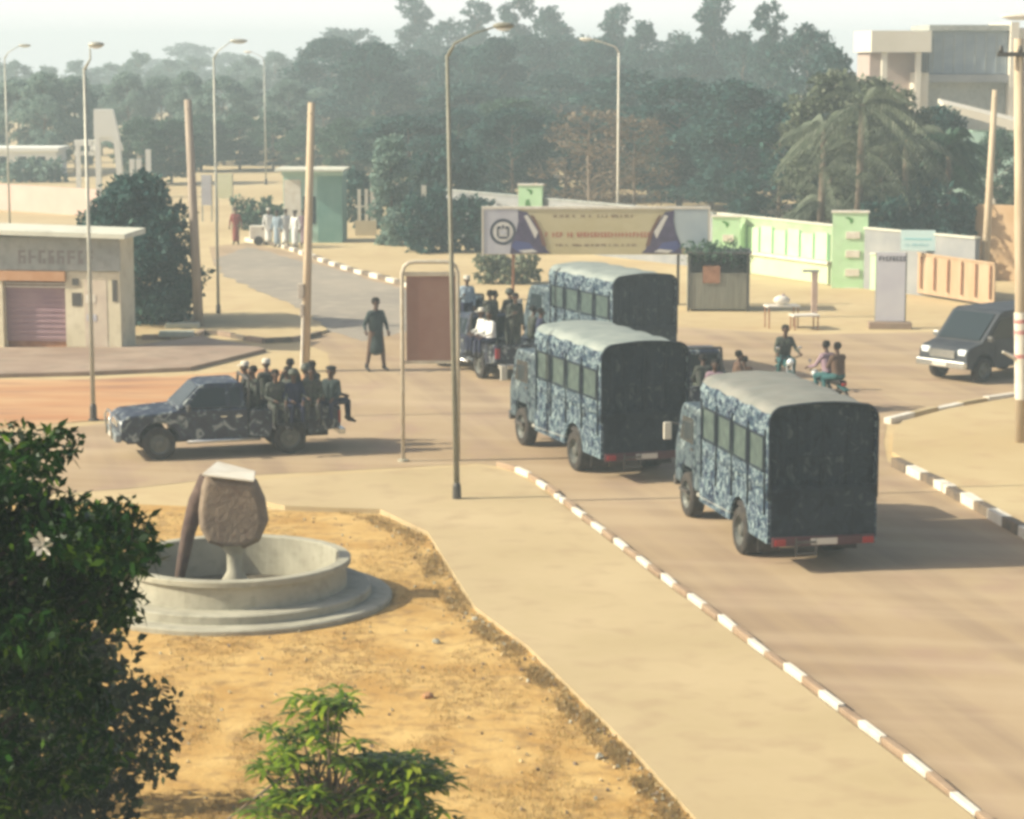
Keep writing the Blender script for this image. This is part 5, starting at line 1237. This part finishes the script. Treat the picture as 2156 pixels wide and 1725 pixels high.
# ------------------------------------------------------------ motorcycles
def make_moto(label, loc, rz, paint=c_teal):
    t = thing('motorcycle', label, 'motorcycle', loc, rz, 'motorcycles beyond the nearest truck')
    for x in (-.62,.62):
        w_ = thing('wheel', None, None, (x,0,.30)); del_keys(w_); setpar(w_, t)
        vs = MB(); vs.tube([(.27*math.cos(a),0,.27*math.sin(a)) for a in [i*2*math.pi/24 for i in range(25)]], .045, 8, cap=False); vs.build('tyre', m_rubber, w_, smooth=True)
        sp = MB(); sp.tube([(0,-.06,0),(0,.06,0)], .04, 8)
        for i in range(8): a = i*math.pi/4; sp.tube([(0,0,0),(.25*math.cos(a),0,.25*math.sin(a))], .006, 4)
        sp.build('spokes', m_rim, w_)
    mb = MB(); mb.tube([(.46,0,.82),(.1,0,.38),(-.25,0,.36),(-.62,0,.30)], .025, 6); mb.tube([(.44,0,.78),(.1,0,.72),(-.5,0,.66),(-.25,0,.38)], .022, 6); mb.build('frame', m_dsteel, t)
    MB().ell((.0,0,.40),(.20,.13,.16),10).build('engine', m_rim, t)
    MB().ell((.18,0,.78),(.24,.13,.12),12).build('tank', paint, t, smooth=True)
    MB().box((-.32,0,.76),(.66,.24,.10)).build('seat', m_boot, t, bevel=.03)
    for y in (-.07,.07): MB().tube([(.44,y,.85),(.62,y,.30)], .02, 6).build('fork', m_chrome, t)
    MB().tube([(.30,-.36,1.0),(.42,-.12,.95),(.42,.12,.95),(.30,.36,1.0)], .016, 6).build('handlebar', m_dsteel, t)
    MB().ell((.56,0,.86),(.08,.10,.10),12).build('headlight', m_lamp, t, smooth=True)
    MB().box((.62,0,.58),(.34,.14,.03),rot=(0,.2,0)).build('mudguard', paint, t); MB().box((-.66,0,.63),(.36,.15,.03),rot=(0,-.3,0)).build('mudguard', paint, t)
    MB().tube([(.1,-.14,.3),(-.6,-.16,.34)], .04, 8).build('exhaust', m_chrome, t)
    MB().box((-.70,0,.72),(.05,.12,.07)).build('tail_light', m_red, t)
    for y in (-1,1): MB().tube([(.36,y*.25,.98),(.38,y*.30,1.2)], .008, 5).build('mirror_stalk', m_dsteel, t); MB().ell((.38,y*.30,1.22),(.02,.06,.04),8).build('mirror', m_chrome, t)
    return t
q = D(1652,62.8); M1 = make_moto('teal motorcycle ridden toward the camera by a man with open arms', q, R(-82))
person('ride', plc(M1,-.18,0,.80), R(-82), 'motorcycle rider facing the camera in a dark wide shirt', shirt=c_fat, trousers=c_teal, group='motorcycle riders', scale=1.05)
q = D(1742,59.6); M2 = dup(M1, q, R(118), 'motorcycle carrying two people to the right of the other rider')
person('ride', plc(M2,-.05,0,.80), R(118), 'front rider of the two person motorcycle, in mauve', shirt=c_pink, trousers=c_teal, group='motorcycle riders')
person('pillion', plc(M2,-.45,0,.80), R(118), 'passenger in dark brown at the back of the two person motorcycle', shirt=c_brown, trousers=c_teal, group='motorcycle riders')
# ------------------------------------------------------------ people on foot
p = G(792,782); person('stand', p, R(-60), 'man in a grey green tunic standing alone left of the tall signboard', shirt=c_green, trousers=c_brown, hat='hair', scale=1.18)
for px,py,rz,sh,hat,lb in ((566,516,-70,c_white,'cap','person in white robe and cap, leftmost by the teal kiosk'),(584,521,-110,c_blue,'hair','person in a pale blue robe by the teal kiosk door'),(602,518,-60,c_white,'hair','bareheaded person in a white robe by the teal kiosk'),(622,522,-120,c_white,'beret','person in white with a black cap by the teal kiosk'),(640,519,-80,c_pink,'hair','person in mauve beside the leaning utility pole')):
    p = G(px,py,.02); person('boubou', (p.x,p.y,.0), R(rz), lb, shirt=sh, trousers=c_white if sh is not c_pink else c_brown, hat=hat, group='people gathered by the teal kiosk', scale=.98)
p = G(497,516); person('boubou', p, R(-90), 'person in dark red walking alone near the yellow signboard', shirt=c_red, trousers=c_khaki)
p = G(545,516); t = thing('white_cart', 'white covered handcart beside the robed people', 'cart', (p.x,p.y,0), R(4))
MB().b2(-.42,.42,-.3,.3,.28,.92).build('cover', m_white, t, bevel=.04); MB().tube([(.42,0,.5),(.8,0,.8)], .02, 6).build('handle', m_dsteel, t)
for y in (-.34,.34):
    MB().lathe([(.001,-.03),(.2,-.03),(.22,0),(.2,.03),(.001,.03)], 14, (0,y,.22), axis='y').build('wheel', m_rubber, t)

# ------------------------------------------------------------ haze
m, t_, b_ = newmat('haze_air'); t_.nodes.remove(b_)
pv = t_.nodes.new('ShaderNodeVolumePrincipled'); pv.inputs['Color'].default_value = (.82,.96,.99,1); pv.inputs['Density'].default_value = HAZE; pv.inputs['Anisotropy'].default_value = .0
t_.links.new(pv.outputs[0], t_.nodes['Material Output'].inputs['Volume'])
mb = MB(); mb.b2(-385,385,-40,900,-1,17); o = mb.build('haze', m); tag(o, 'thin pale dust haze over the whole junction', kind='stuff')
